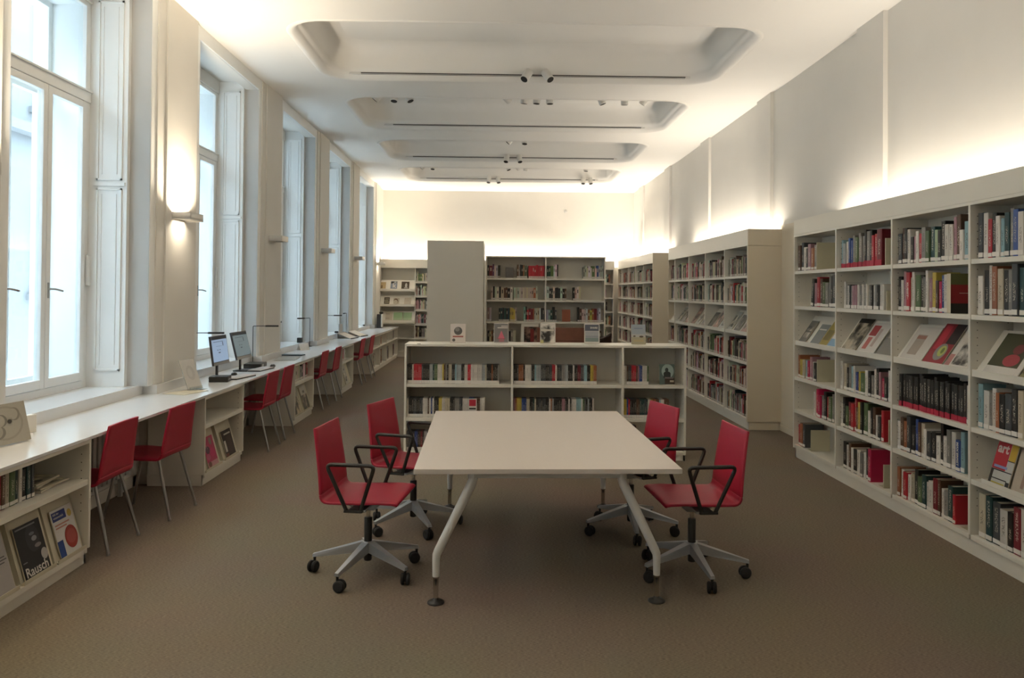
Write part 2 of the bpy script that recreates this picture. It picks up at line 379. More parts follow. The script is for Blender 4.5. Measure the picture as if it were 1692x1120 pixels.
# low wall section between the wall bookcases
mb = MB().box(3.555, XR, 7.99, 9.6, 0, 2.56); struct(mb, 'trim_20', 'tan', 'tan wall panel in the gap between the wall bookcases')
struct(MB().cbox(3.54, 3.56, 8.0, 9.52, 0, .07, .004), 'baseboard_right', 'tan', 'baseboard in the gap between bookcases')
struct(MB().cbox(-3.10, -3.115, Y0, Y1 - .4, .0, .10, .004), 'baseboard_left', 'lam', 'white baseboard under the counter')

# ------------------------------------------------------------------ camera
cd = bpy.data.cameras.new('camera'); cam = bpy.data.objects.new('camera', cd); COL.objects.link(cam)
yaw, pit, rol = R(1.2), R(.67), R(.49)
fw = Vector((math.sin(yaw) * math.cos(pit), math.cos(yaw) * math.cos(pit), math.sin(pit)))
ri = Vector((math.cos(yaw), -math.sin(yaw), 0)); up = ri.cross(fw)
r2 = ri * math.cos(rol) + up * math.sin(rol); u2 = -ri * math.sin(rol) + up * math.cos(rol)
mt = Matrix((r2, u2, -fw)).transposed().to_4x4(); mt.translation = (0, 0, 1.70); cam.matrix_world = mt
cd.sensor_width = 36; cd.lens = 1270 / 1692 * 36; cd.shift_x = (846 - 848) / 1692; cd.shift_y = (467 - 560) / 1692; cd.clip_start = .05; cd.clip_end = 200
SC.camera = cam

# ------------------------------------------------------------------ bookcases
def fmap(face, x, y):
    """face -X: u=+Y, d=+X; face -Y: u=+X, d=+Y; face +X: u=+Y, d=-X"""
    if face == '-X': return lambda u, d, z: (x + d, y + u, z)
    if face == '+X': return lambda u, d, z: (x - d, y + u, z)
    return lambda u, d, z: (x + u, y + d, z)
def fbox(mb, F, u0, u1, d0, d1, z0, z1, mi=0, c=0):
    a, b = F(u0, d0, z0), F(u1, d1, z1)
    (mb.cbox(a[0], b[0], a[1], b[1], a[2], b[2], c, mi) if c else mb.box(a[0], b[0], a[1], b[1], a[2], b[2], mi))
def fhex(mb, F, u0, u1, prof, mi=0):      # prof: 4 (d,z) points extruded along u
    p = [F(u0, d, z) for d, z in prof] + [F(u1, d, z) for d, z in prof]
    mb.add(p, [(0, 1, 2, 3), (7, 6, 5, 4), (0, 4, 5, 1), (1, 5, 6, 2), (2, 6, 7, 3), (3, 7, 4, 0)], mi)
LV = [1.94, 1.575, None, .84, .50, .135]
def bookcase(name, label, face, x, y, divs, levels, top, depth, cornice=None, group=None, slope=None, plinth=.10, kick=.025, end_mat='lam', shelf_t=.033, holes=True, cap=True, toe0=0., backp=True):
    F = fmap(face, x, y); L = divs[-1]
    t = thing(name, label, 'bookcase', F(L / 2, depth / 2, 0), 0, group)
    th = .022
    for i, u in enumerate(divs):
        end = i in (0, len(divs) - 1)
        u0, u1 = (u, u + th) if i == 0 else ((u - th, u) if end else (u - th / 2, u + th / 2))
        a = MB(); fbox(a, F, u0, u1, 0, depth, plinth if end else levels[-1] or plinth, top, c=.002)
        if holes:
            for dd in (.045, depth - .05):
                for q in range(6, int(top * 20)):
                    z = q * .05 + .02
                    if u1 < L: fbox(a, F, u1, u1 + .0006, dd, dd + .006, z, z + .006, 1)
                    if u0 > 0: fbox(a, F, u0 - .0006, u0, dd, dd + .006, z, z + .006, 1)
        build(a, 'side_panel' if end else 'divider', [end_mat if end else 'lam', 'hole'], t)
    for i in range(len(divs) - 1):
        a0, a1 = divs[i] + (th if i == 0 else th / 2), divs[i + 1] - (th if i == len(divs) - 2 else th / 2)
        for z in levels:
            if z is None: continue
            a = MB(); fbox(a, F, a0, a1, .006, depth - .01, z - shelf_t, z, c=.002); build(a, 'shelf', 'lam', t)
        if slope:
            a = MB(); z = slope; fhex(a, F, a0, a1, [(.012, z - .035), (.012, z + .012), (.022, z + .012), (.022, z - .035)])
            fhex(a, F, a0, a1, [(.015, z - .035), (.02, z - .02), (.235, z + .27), (.225, z + .27)]); build(a, 'sloping_shelf', 'lam', t)
    if backp:
        a = MB(); fbox(a, F, 0, L, depth - .012, depth, plinth, top); build(a, 'back_panel', 'lam', t)
    a = MB(); fbox(a, F, .002, L - .002, kick, kick + .02, 0, plinth); fbox(a, F, .004, .024, kick, depth - .01, 0, plinth); fbox(a, F, L - .024, L - .004, kick, depth - .01, 0, plinth); build(a, 'plinth', 'lam', t)
    if cap:
        a = MB(); fbox(a, F, 0, L, 0, depth, top, top + .022, c=.002); build(a, 'top_panel', 'lam', t)
    if cornice:
        a = MB(); fbox(a, F, 0, L, 0, .02, top + .0225, cornice, c=.002)
        for q0, q1 in ((0, .02), (L - .02, L)): fbox(a, F, q0, q1, .02, depth, top + .0225, cornice)
        build(a, 'cornice', [end_mat if end_mat == 'lam' else 'lam'], t)
    return t
def led_strip(name, label, face, x, y, u0, u1, d, z):
    F = fmap(face, x, y); a = MB(); fbox(a, F, u0, u1, d, d + .03, z, z + .02); 
    o = build(a, name, 'lam', None, F((u0 + u1) / 2, d, z)); tag(o, label, 'light fitting', 'cove light strips')
    b = MB(); fbox(b, F, u0 + .01, u1 - .01, d + .004, d + .026, z + .0205, z + .0235); build(b, 'light_strip', 'led', o)
COVE = []
c1 = bookcase('bookcase', 'long white wall bookcase closest to camera, filled with art books on six levels', '-X', 3.11, 2.0, [0, 1, 2, 3, 4, 5, 6], LV, 2.295, .30, 2.47, slope=1.205)
c2 = bookcase('bookcase', 'white wall bookcase with tan end panel, beyond the gap in the wall shelving', '-X', 3.13, 9.55, [0, .985, 1.97, 2.96, 3.95, 4.45], [1.93, 1.575, None, .84, .50, .135], 2.30, .32, 2.51, slope=1.205, holes=False, end_mat='tan')
# the deep end panel of the second and third wall cases
for yy, k in ((9.53, c2),):
    a = MB().cbox(3.13, 3.56, yy, yy + .022, .10, 2.30, .003).cbox(3.13, 3.56, yy, yy + .022, 2.303, 2.51, .003).box(3.155, 3.545, yy + .012, yy + .022, 0, .10); build(a, 'end_panel', 'tan', k)
c3 = bookcase('bookcase', 'third wall bookcase with a tan end panel, joining the shelves of the end wall', '-X', 3.13, 15.42, [0, 1.0, 1.97, 2.93, 3.9, 4.42], [1.93, 1.575, 1.205, .84, .50, .135], 2.30, .32, 2.51, holes=False, end_mat='tan')
a = MB().cbox(3.13, 3.56, 15.40, 15.422, .10, 2.51, .003).box(3.155, 3.545, 15.41, 15.422, 0, .10); build(a, 'end_panel', 'tan', c3)
c4 = bookcase('bookcase', 'end wall bookcase between the window side and the free-standing cream block', '-Y', -3.03, 19.85, [0, .92, 1.82, 2.72, 3.62, 4.52, 5.42, 6.06], [1.93, 1.565, 1.205, .84, .485, .135], 2.285, .32, 2.51, holes=False)
for o in list(c4.children):            # the first bay holds display shelves instead
    if o.name.startswith('shelf'):
        bx = [v.co.x for v in o.data.vertices]
        if max(bx) + ORI[o.name][0] < -2.0 and (max(v.co.z for v in o.data.vertices)) > .9: bpy.data.objects.remove(o)
c5 = bookcase('bookcase', 'free-standing two-bay bookcase of worn books behind the low shelf', '-Y', -.19, 12.8, [0, 1.0, 2.0], [1.93, 1.565, 1.205, .84, .50, .135], 2.27, .32, holes=False)
a = MB().cbox(-1.095, -.215, 12.05, 13.1, 0, 2.49, .004); o = build(a, 'tall_cream_cabinet', 'tower', None, (-.65, 12.5, 0)); tag(o, 'tall plain cream block standing before the end wall, abutting the two-bay bookcase', 'cabinet')
# low free-standing bookcase behind the table
LB = bookcase('low_bookcase', 'low white three-bay bookcase holding film cases, just behind the big table', '-Y', -.925, 7.757, [0, 1.085, 2.205, 2.85], [.765, .425, .09], 1.142, .42, holes=True, plinth=.06)
LB['category'] = 'bookcase'

# sloped displays of the end-wall bay
F4 = fmap('-Y', -3.03, 19.85)
for z in (1.735, 1.345, .93):
    a = MB(); fhex(a, F4, .024, .91, [(-.06, z - .05), (-.06, z + .012), (-.05, z + .012), (-.05, z - .05)]); fhex(a, F4, .024, .91, [(-.055, z - .03), (-.05, z - .015), (.10, z + .23), (.095, z + .24)]); build(a, 'display_shelf', 'lam', c4)
a = MB().cbox(-3.02, -2.12, 19.70, 19.86, .855, .872, .003); build(a, 'display_ledge', 'lam', c4)

# ------------------------------------------------------------------ counter along the windows with its cabinets
ctr = thing('worktop', 'long white glossy counter running under all the windows', 'counter', (-2.8, 8.5, .785))
a = MB(); a.cbox(-2.50, -2.958, -1.5, 19.68, .765, .785, .003)
for i in range(len(edges)):
    n0, f0 = edges[i]; a.box(-2.955, -3.085, max(n0 - .11, -1.15), f0 + .095, .765, .785)
build(a, 'counter_board', 'counter', ctr)
a = MB()
for i in range(len(edges)):
    n0, f0 = edges[i]; n1 = n0 + P - .11; f1 = f0 + .095
    if f1 < -1.4: continue
    b0 = max(n0 - .11, -1.15)
    a.cbox(-3.06, -3.085, b0, f1, .785, .868, .002)
    a.cbox(-2.94, -2.959, f1, min(n1, 19.84), .785, .868, .002); a.box(-2.94, -3.07, f1 - .018, f1, .785, .868)
    if n1 < 19.2: a.box(-2.94, -3.07, n1, n1 + .018, .785, .868)
build(a, 'upstand', 'counter', ctr)
SILLS = []
for i, k in enumerate(KS):
    n0, f0 = edges[i]; a = MB().cbox(-3.086, -3.53, n0 + .004, f0 - .004, SILL - .03, SILL + .002, .003)
    o = build(a, 'window_sill', 'counter', None, (-3.3, (n0 + f0) / 2, SILL)); o['kind'] = 'structure'
isl = [
    ('book_cabinet', 'open white cabinet with tilted magazine holders, under the counter end closest to camera', 2.92, [0, .95, 1.92]),
    ('book_cabinet', 'open white cabinet under the counter beneath the two computers, with two tilted magazines', 6.70, [0, 1.02]),
    ('book_cabinet', 'open white cabinet under the counter between the second and third pairs of red chairs', 9.66, [0, .99]),
    ('book_cabinet', 'open white cabinet under the counter between the third and fourth pairs of red chairs', 12.60, [0, .98]),
    ('book_cabinet', 'long low white shelf unit under the counter, running up to the end wall', 15.68, [0, .98, 1.96, 2.94, 3.9])]
ISL = []
for nm, lb, y, dv in isl:
    t = bookcase(nm, lb, '+X', -2.51, y, dv, [.52, .10], .742, .50, holes=(y < 8), plinth=.095); t['category'] = 'cabinet'; ISL.append(t)
# heaters in the knee spaces
for i, (y0, y1) in enumerate(((4.98, 6.5), (7.95, 9.4), (10.95, 12.3), (13.9, 15.3))):
    t = thing('radiator', 'white column radiator in the dark knee space of window %s under the counter' % ordn(i + 1), 'radiator', (-3.05, (y0 + y1) / 2, .10), 0, 'radiators under the counter')
    a = MB(); n = int((y1 - y0) / .075)
    for j in range(n): yy = y0 + j * .075; a.cbox(-3.035, -3.09, yy, yy + .05, .16, .66, .01)
    build(a, 'radiator_fins', 'radiator', t)
    a = MB().tube([(-3.06, y0 - .03, .19), (-3.06, y1, .19)], .018, 8).tube([(-3.06, y0 - .03, .62), (-3.06, y1, .62)], .018, 8); build(a, 'radiator_pipe', 'radiator', t)
    for yy in (y0 + .1, y1 - .15): build(MB().box(-3.05, -3.08, yy, yy + .03, 0, .17), 'radiator_foot', 'radiator', t)

# ------------------------------------------------------------------ big table
def table():
    ox, oy = .268, 5.16
    t = thing('meeting_table', 'large pale square meeting table with bent white legs, red swivel chairs around it', 'table', (ox, oy, 0), R(1.2)); 
    build(MB().cbox(-.727, .727, -1.01, 1.01, .718, .745, .003), 'tabletop', 'table', t, local=True)
    a = MB()
    for s in (-1, 1): a.cbox(s * .42 - .02, s * .42 + .02, -.93, .93, .675, .7175, .004)
    for yy in (-.93, .93): a.cbox(-.42, .42, yy - .02, yy + .02, .682, .7175, .004)
    build(a, 'under_frame', 'legwhite', t, local=True)
    for sx in (-1, 1):
        for sy in (-1, 1):
            fx, fy = sx * .607, sy * .93
            pts = [Vector((sx * .41, fy, .71)), Vector((sx * .41, fy, .675)), Vector((sx * .42, fy, .645)), Vector((sx * .595, fy, .285)), Vector((sx * .605, fy, .262)), Vector((fx, fy, .235)), Vector((fx, fy, .145))]
            l = build(MB().tube(pts, [.024, .025, .026, .024, .023, .021, .019], 12), 'leg', 'legwhite', t, local=True)
            build(MB().lathe([(.0145, .03), (.0145, .135), (.017, .136), (.017, .146)], 14, 0, (fx, fy, 0)), 'chrome_stem', 'chrome', l, local=True)
            build(MB().lathe([(.046, 0), (.047, .006), (.04, .012), (.016, .02), (.012, .045), (.009, .05)], 20, 0, (fx, fy, 0)), 'levelling_foot', 'black', l, local=True)
    return t
table()

# ------------------------------------------------------------------ chairs
def shell(prof, width, th=.012, n=10, sag=.0):
    """prof [(x,z)], width(i/len) -> half width; returns two-sided sheet with thickness, gently dished"""
    N = len(prof); top = []; bot = []
    for i, (x, z) in enumerate(prof):
        a = Vector(prof[max(i - 1, 0)]); b = Vector(prof[min(i + 1, N - 1)]); d = (b - a).normalized(); nn = Vector((-d.y, d.x))
        hw = width[i]
        for j in range(n + 1):
            q = -1 + 2 * j / n; s = -sag * (1 - q * q)
            top.append((x + nn.x * (th / 2 + s), q * hw, z + nn.y * (th / 2 + s))); bot.append((x + nn.x * (-th / 2 + s), q * hw, z + nn.y * (-th / 2 + s)))
    m = n + 1; fs = []; K = N * m
    for i in range(N - 1):
        for j in range(n):
            a = i * m + j; fs.append((a, a + 1, a + m + 1, a + m)); fs.append((K + a, K + a + m, K + a + m + 1, K + a + 1))
    for i in range(N - 1):
        for j in (0, n):
            a = i * m + j; fs.append((a, a + m, K + a + m, K + a) if j == 0 else (a, K + a, K + a + m, a + m))
    for j in range(n):
        for i in (0, N - 1):
            a = i * m + j; fs.append((a, K + a, K + a + 1, a + 1))
    mb = MB(); mb.add(top + bot, fs, 0, True); return mb
def chair_shell(t, zs, zt, xb, w, sag=.012):
    """zs seat height, zt top of back, xb x of the back's top"""
    xr = -.185
    seat = [(.235, zs - .012), (.225, zs - .004), (.20, zs), (.12, zs + .002), (.02, zs - .003), (-.08, zs - .006), (xr + .01, zs - .006)]
    bend = [(xr + .01, zs - .006), (xr - .008, zs - .002), (xr - .021, zs + .007), (xr - .029, zs + .020), (xr - .033, zs + .040)]
    k = 8; back = [bend[-1]]
    for i in range(1, k + 1):
        q = i / k; x = bend[-1][0] + (xb - bend[-1][0]) * (q ** 1.25); z = bend[-1][1] + (zt - bend[-1][1]) * q; back.append((x, z))
    a = shell(seat + bend[1:], [w * (.97 if i == 0 else 1) for i in range(len(seat) + len(bend) - 1)], .016, 10, sag * .5); so = build(a, 'seat', 'red', t, local=True)
    wb = [w - (w * .13) * (i / k) for i in range(k + 1)]
    a = shell(back, wb, .016, 10, -sag * -1); bo = build(a, 'backrest', 'red', t, local=True)
    for o in (so, bo):
        bv = o.modifiers.new('soft_edge', 'BEVEL'); bv.width = .005; bv.segments = 2; bv.limit_method = 'ANGLE'; bv.angle_limit = R(50)
def rounded(pts, r=.025, n=4, closed=True):
    out = []; N = len(pts); pts = [Vector(p) for p in pts]
    for i in range(N):
        if not closed and i in (0, N - 1): out.append(pts[i]); continue
        a, b, c = pts[i - 1], pts[i], pts[(i + 1) % N]; p = b + (a - b).normalized() * r; q = b + (c - b).normalized() * r
        for j in range(n + 1):
            s = j / n; out.append((p * (1 - s) + b * s) * (1 - s) + (b * (1 - s) + q * s) * s)
    return out
def swivel_chair(label, x, y, rz, star):
    t = thing('swivel_chair', label, 'chair', (x, y, 0), rz, 'red swivel chairs around the table')
    chair_shell(t, .478, .895, -.268, .238, .004)
    a = MB().hexa([(-.05, -.045, .385), (.045, -.045, .385), (.045, .045, .385), (-.05, .045, .385), (-.15, -.13, .462), (.13, -.13, .462), (.13, .13, .462), (-.15, .13, .462)]).cbox(-.05, .05, -.235, .235, .425, .440, .004); build(a, 'seat_bracket', 'alu', t, local=True)
    for s in (-1, 1):
        yy = s * .262
        pts = rounded([(-.060, s * .235, .432), (-.175, yy, .702), (.11, yy, .700), (.02, s * .235, .432)], .035, 4, False)
        build(MB().tube(pts, .0115, 10), 'armrest', 'black', t, local=True)
        build(MB().cbox(-.075, .035, s * .222, s * .248, .424, .440, .006), 'armrest_clamp', 'black', t, local=True)
    build(MB().lathe([(.013, .32), (.013, .41)], 14), 'gas_spring', 'chrome', t, local=True)
    build(MB().lathe([(.021, .075), (.024, .08), (.024, .33), (.020, .335)], 16), 'column_sleeve', 'black', t, local=True)
    b = MB(); b.lathe([(.036, .125), (.04, .13), (.04, .185), (.034, .192)], 18)
    ends = []
    for k in range(5):
        an = R(star + 72 * k) - rz; T = Matrix.Rotation(an, 4, 'Z'); b.T = T
        b.hexa([(.03, -.026, .130), (.335, -.015, .088), (.335, .015, .088), (.03, .026, .130), (.03, -.022, .19), (.335, -.011, .106), (.335, .011, .106), (.03, .022, .19)]); ends.append(T @ Vector((.325, 0, 0)))
    b.T = None; build(b, 'star_base', 'alu', t, local=True)
    for k, e in enumerate(ends):
        an = R(star + 72 * k) - rz + R(70 + 31 * k); c = MB(); c.T = Matrix.Translation((e.x, e.y, 0)) @ Matrix.Rotation(an, 4, 'Z') @ Matrix.Translation((.014, 0, 0))
        for s in (-1, 1): c.lathe([(.025, s * .006), (.033, s * .008), (.034, s * .020), (.027, s * .026)], 18, 0, (0, 0, .034), 'y')
        c.lathe([(.020, -.006), (.020, .006)], 12, 0, (0, 0, .038), 'y'); c.T = Matrix.Translation((e.x, e.y, 0)); c.lathe([(.008, .045), (.008, .09)], 10)
        build(c, 'castor', 'rubber', t, local=True)
    return t
swivel_chair('red swivel chair with black looped arms, window side of the table, close to the camera', -.765, 4.675, R(-7), 176)
swivel_chair('red swivel chair on the window side of the table, next to the low shelf', -.59, 5.575, R(-18), 8)
swivel_chair('red swivel chair on the wall bookcase side of the table, close to the camera', 1.195, 4.66, R(184), 60)
swivel_chair('red swivel chair on the wall bookcase side of the table, next to the low shelf', 0.965, 5.48, R(197), 52)
def desk_chair():
    t = thing('side_chair', '', 'chair', (0, 0, 0), 0, 'red four-legged chairs along the counter')
    chair_shell(t, .45, .82, -.265, .228, .006)
    for sx, fx in ((-1, -.275), (1, .225)):
        for s in (-1, 1):
            build(MB().tube([(sx * .15 - .015, s * .165, .438), (fx, s * .205, .012)], [.0115, .0105], 10).lathe([(.012, 0), (.012, .014)], 10, 0, (fx, s * .205, 0)), 'leg', 'steel', t, local=True)
    build(MB().cbox(-.16, .13, -.15, -.12, .430, .441, .003).cbox(-.16, .13, .12, .15, .430, .441, .003), 'seat_rail', 'steel', t, local=True)
    return t
DC = desk_chair()
spots = [(-2.732, 5.165, 180, 'red four-legged chair at the counter, beside the cabinet of tilted magazines closest to camera'),
         (-2.645, 5.93, 176, 'red four-legged chair at the counter, just before the cabinet holding the pink magazine'),
         (-2.655, 8.335, 180, 'red four-legged chair at the counter, tucked in by the second computer keyboard'),
         (-2.665, 8.99, 180, 'red four-legged chair behind the one at the computer keyboard'),
         (-2.735, 11.2, 180, 'first red chair of the pair between second and third counter cabinets'),
         (-2.72, 12.05, 180, 'second red chair of the pair between second and third counter cabinets'),
         (-2.70, 14.16, 180, 'first red chair of the pair before the long low shelf unit'),
         (-2.69, 15.18, 180, 'last red chair along the counter, touching the long low shelf unit')]
for i, (x, y, a, lb) in enumerate(spots):
    o = DC if i == 0 else copy_tree(DC)
    o.location = (x, y, 0); o.rotation_euler.z = R(a); o['label'] = lb

# ------------------------------------------------------------------ wall lamps, spot lights
SCN = ['lit white box wall lamp between first and second windows', 'unlit white box wall lamp between second and third windows', 'unlit white box wall lamp between third and fourth windows', 'unlit white box wall lamp between fourth and fifth windows', 'lit white box wall lamp in the corner by the end wall']
for k in (0, 1, 2, 3, 4, -1, -2):  # the last two are out of view, added to brighten the room
    yc = 7.19 + P * k; t = thing('wall_lamp', (SCN + ['lit white box wall lamp on the pier behind the camera', 'lit white box wall lamp on the pier beside the camera'])[k], 'lamp', (XL, yc, 2.36), 0, None)
    a = MB(); x0, x1, y0, y1 = XL + .001, XL + .17, yc - .15, yc + .15
    a.cbox(x0, x1, y0, y0 + .006, 2.332, 2.402, .002).cbox(x0, x1, y1 - .006, y1, 2.332, 2.402, .002).cbox(x1 - .006, x1, y0, y1, 2.332, 2.402, .002).box(x0, x1, y0, y1, 2.345, 2.35)
    build(a, 'lamp_housing', 'legwhite', t)
    if k in (0, 4, -1, -2):
        build(MB().box(x0 + .015, x1 - .02, y0 + .02, y1 - .02, 2.3502, 2.356), 'lamp_tube', 'led', t)
        for dz, pw, up_ in ((2.362, 28, PI), (2.34, 1.5, 0)):
            ld = bpy.data.lights.new('wall_lamp_light', 'AREA'); ld.shape = 'RECTANGLE'; ld.size = .12; ld.size_y = .26; ld.spread = R(150); ld.energy = pw * (.6 if k == 4 else (1.8 if k < 0 else 1)); ld.color = (1, .86, .66); lo = bpy.data.objects.new('wall_lamp_light', ld); COL.objects.link(lo); lo.location = (XL + .08, yc, dz); lo.rotation_euler = (up_, 0, 0)
    else: build(MB().box(x0 + .015, x1 - .02, y0 + .02, y1 - .02, 2.3502, 2.356), 'lamp_tube', 'legwhite', t)
def track(k, side, x0=-1.72, x1=2.34):
    c = coffer(k); yy = c[3] - .115 if side == 'far' else c[2] + .115
    t = thing('lighting_track', 'thin %s lighting track on the %s edge of the %s ceiling recess' % ('black-slotted', side, ordn(k + 1)), 'lighting track', ((x0 + x1) / 2, yy, 4.41), 0, 'lighting tracks')
    build(MB().cbox(x0, x1, yy - .018, yy + .018, 4.385, 4.41, .003).box(x0 - .18, x0, yy - .02, yy + .02, 4.38, 4.405).box(x1, x1 + .05, yy - .02, yy + .02, 4.38, 4.405), 'track_rail', 'legwhite', t)
    build(MB().box(x0 + .01, x1 - .01, yy - .0195, yy - .0183, 4.389, 4.401).box(x0 + .01, x1 - .01, yy - .007, yy + .007, 4.3838, 4.3849), 'track_slot', 'darkgap', t); return yy
def spot(label, x, yt, az, tilt, ln=.12, s=-1):
    y = yt + s * .10
    t = thing('spotlight', label, 'spotlight', (x, y, 4.385), 0, 'ceiling spotlights')
    build(MB().box(x - .03, x + .03, yt + s * .021, yt + s * .034, 4.375, 4.41).tube([(x, yt + s * .03, 4.395), (x, y, 4.395)], .009, 8), 'spotlight_arm', 'legwhite', t)
    T = Matrix.Translation((x, y, 4.395)) @ Matrix.Rotation(R(az), 4, 'Z') @ Matrix.Rotation(R(tilt), 4, 'Y')
    a = MB(); a.T = T; a.lathe([(.045, .035), (.052, .030), (.052, -ln + .01), (.050, -ln)], 20); build(a, 'spotlight_body', 'legwhite', t)
    a = MB(); a.T = T; a.lathe([(.044, -ln - .001), (.044, -ln + .01)], 20); build(a, 'spotlight_lens', 'darkgap', t)
ys = [track(k, 'far') for k in range(-1, 4)]
yf = {k: ys[k + 1] for k in range(-1, 4)}
spot('white cylinder spotlight aimed to the window side, on the first ceiling recess track', .36, yf[0], 48, 40, .12)
spot('white cylinder spotlight aimed to the bookcase side, on the first ceiling recess track', .58, yf[0], 132, 40, .12)
spot('white spotlight aimed to window side under third ceiling recess', .17, yf[2], 70, 25); spot('white spotlight aimed to bookcase side under third ceiling recess', .42, yf[2], 110, 25)
spot('white spotlight of the middle pair in the last recess, on its window side', -.21, yf[3], 70, 25); spot('white spotlight of the middle pair in the last recess, on its bookcase side', .0, yf[3], 110, 25)
spot('white spotlight of the far pair by the bookcase wall, window-side one', 2.04, yf[3], 75, 25); spot('white spotlight of the far pair by the bookcase wall, wall-side one', 2.20, yf[3], 105, 25)
for k, xs in ((1, (-1.66, -1.44, -1.25, .10, .36, .53, .71, 1.42, 1.75, 2.04)), (2, (.22, .47)), (3, (-1.6, -1.4, .2, .4, .6, 1.9))):
    yn = track(k, 'near')
    for j, x in enumerate(xs):
        if k == 1: lb = 'small white spotlight in the second recess, %s from the window side' % ordn(j + 1)
        elif k == 2: lb = 'small white spotlight on the near track of third recess, %s from window side' % ordn(j + 1)
        else: lb = 'small white spotlight on the near track of last recess, %s from window side' % ordn(j + 1)
        spot(lb, x, yn, (j * 77) % 360, (40, 15, 25, 65, 10, 5, 3, 20, 8, 35)[j], .085, 1)
o = build(MB().lathe([(.03, -.04), (.045, -.03), (.045, -.002)], 20, 0, (1.79, 20.2, 3.83), 'y'), 'smoke_detector', 'reveal', None, (1.79, 20.2, 3.83))
tag(o, 'small round sensor high on the glowing end wall', 'sensor')

# ------------------------------------------------------------------ books
CC = dict(k=(.018, .017, .016), n=(.05, .055, .06), g=(.22, .21, .19), w=(.62, .58, .52), c=(.48, .42, .31), r=(.42, .018, .03), R=(.16, .012, .02), p=(.36, .19, .22), o=(.30, .10, .04), b=(.09, .045, .025),
          u=(.025, .06, .22), t=(.25, .40, .43), G=(.09, .14, .06), e=(.015, .05, .05), y=(.50, .38, .07), l=(.38, .46, .28), v=(.10, .035, .11), m=(.48, .01, .07), s=(.34, .36, .36))
CN = dict(k='black', n='charcoal', g='grey', w='white', c='cream', r='red', R='maroon', p='mauve', o='orange-brown', b='brown', u='blue', t='pale blue', G='olive green', e='dark teal', y='yellow', l='light green', v='purple', m='crimson', s='silver-grey')
def unit_book():
    a = MB(); c = .05
    # spine, slightly rounded
    pr = [(0, .035), (.03, .012), (.2, .0), (.8, .0), (.97, .012), (1, .035)]
    vs = [(x, y, z) for z in (0, 1) for x, y in pr]; n = len(pr)
    a.add(vs, [(i, i + 1, n + i + 1, n + i) for i in range(n - 1)], 0)
    a.box(0, .09, .035, 1, 0, 1, 0); a.box(.91, 1, .035, 1, 0, 1, 0)
    a.add([(x, y, 1) for x, y in pr] + [(.91, .06, 1), (.09, .06, 1)], [tuple(range(8))], 0); a.add([(x, y, 0) for x, y in pr] + [(.91, .06, 0), (.09, .06, 0)], [tuple(range(8))], 0)
    return a.mesh('book', [M['cover']])
BK = unit_book()
PG = MB().box(.085, .915, .04, .975, .014, .984).mesh('page_block', [M['page']])
LB1 = MB().box(.04, .96, -.006, .02, .03, .13).mesh('spine_label', [M['label']])
LB2 = MB().box(.03, .97, -.006, .02, .01, .15).mesh('spine_label', [M['label']])
LBR = MB().box(.0, 1, -.008, .02, .0, .16).mesh('spine_label', [flat((.42, .02, .05))])
me = MB().box(0, 1, 0, 1, 0, 1); DV = me.mesh('dvd_case', [M['dvdcover']])
LBD = MB().box(.02, .98, -.008, .01, .01, .17).mesh('spine_label', [M['label']])
RZ = {'-X': -PI / 2, '-Y': 0, '+X': PI / 2}
DIRX = {'-X': Vector((0, -1, 0)), '-Y': Vector((1, 0, 0)), '+X': Vector((0, 1, 0))}
nbook = [0]
def put_book(face, p, th, dp, ht, code, lean, label, group, lab='1', kind='book'):
    me = BK if kind == 'book' else DV
    o = bpy.data.objects.new(kind, me); COL.objects.link(o)
    o.location = p; o.rotation_euler = (Matrix.Rotation(RZ[face], 4, 'Z') @ Matrix.Rotation(lean, 4, 'Y')).to_euler(); o.scale = (th, dp, ht)
    j = 1 + rnd.uniform(-.15, .15); o.color = (*[min(1, x * j) for x in CC[code]], 1)
    tag(o, label, 'book' if kind == 'book' else 'film case', group)
    if kind == 'book':
        q = bpy.data.objects.new('page_block', PG); COL.objects.link(q); q.parent = o
    if lab:
        q = bpy.data.objects.new('spine_label', LBR if lab == 'R' else (LBD if kind != 'book' else (LB2 if lab == '2' else LB1))); COL.objects.link(q); q.parent = o
    nbook[0] += 1; return o
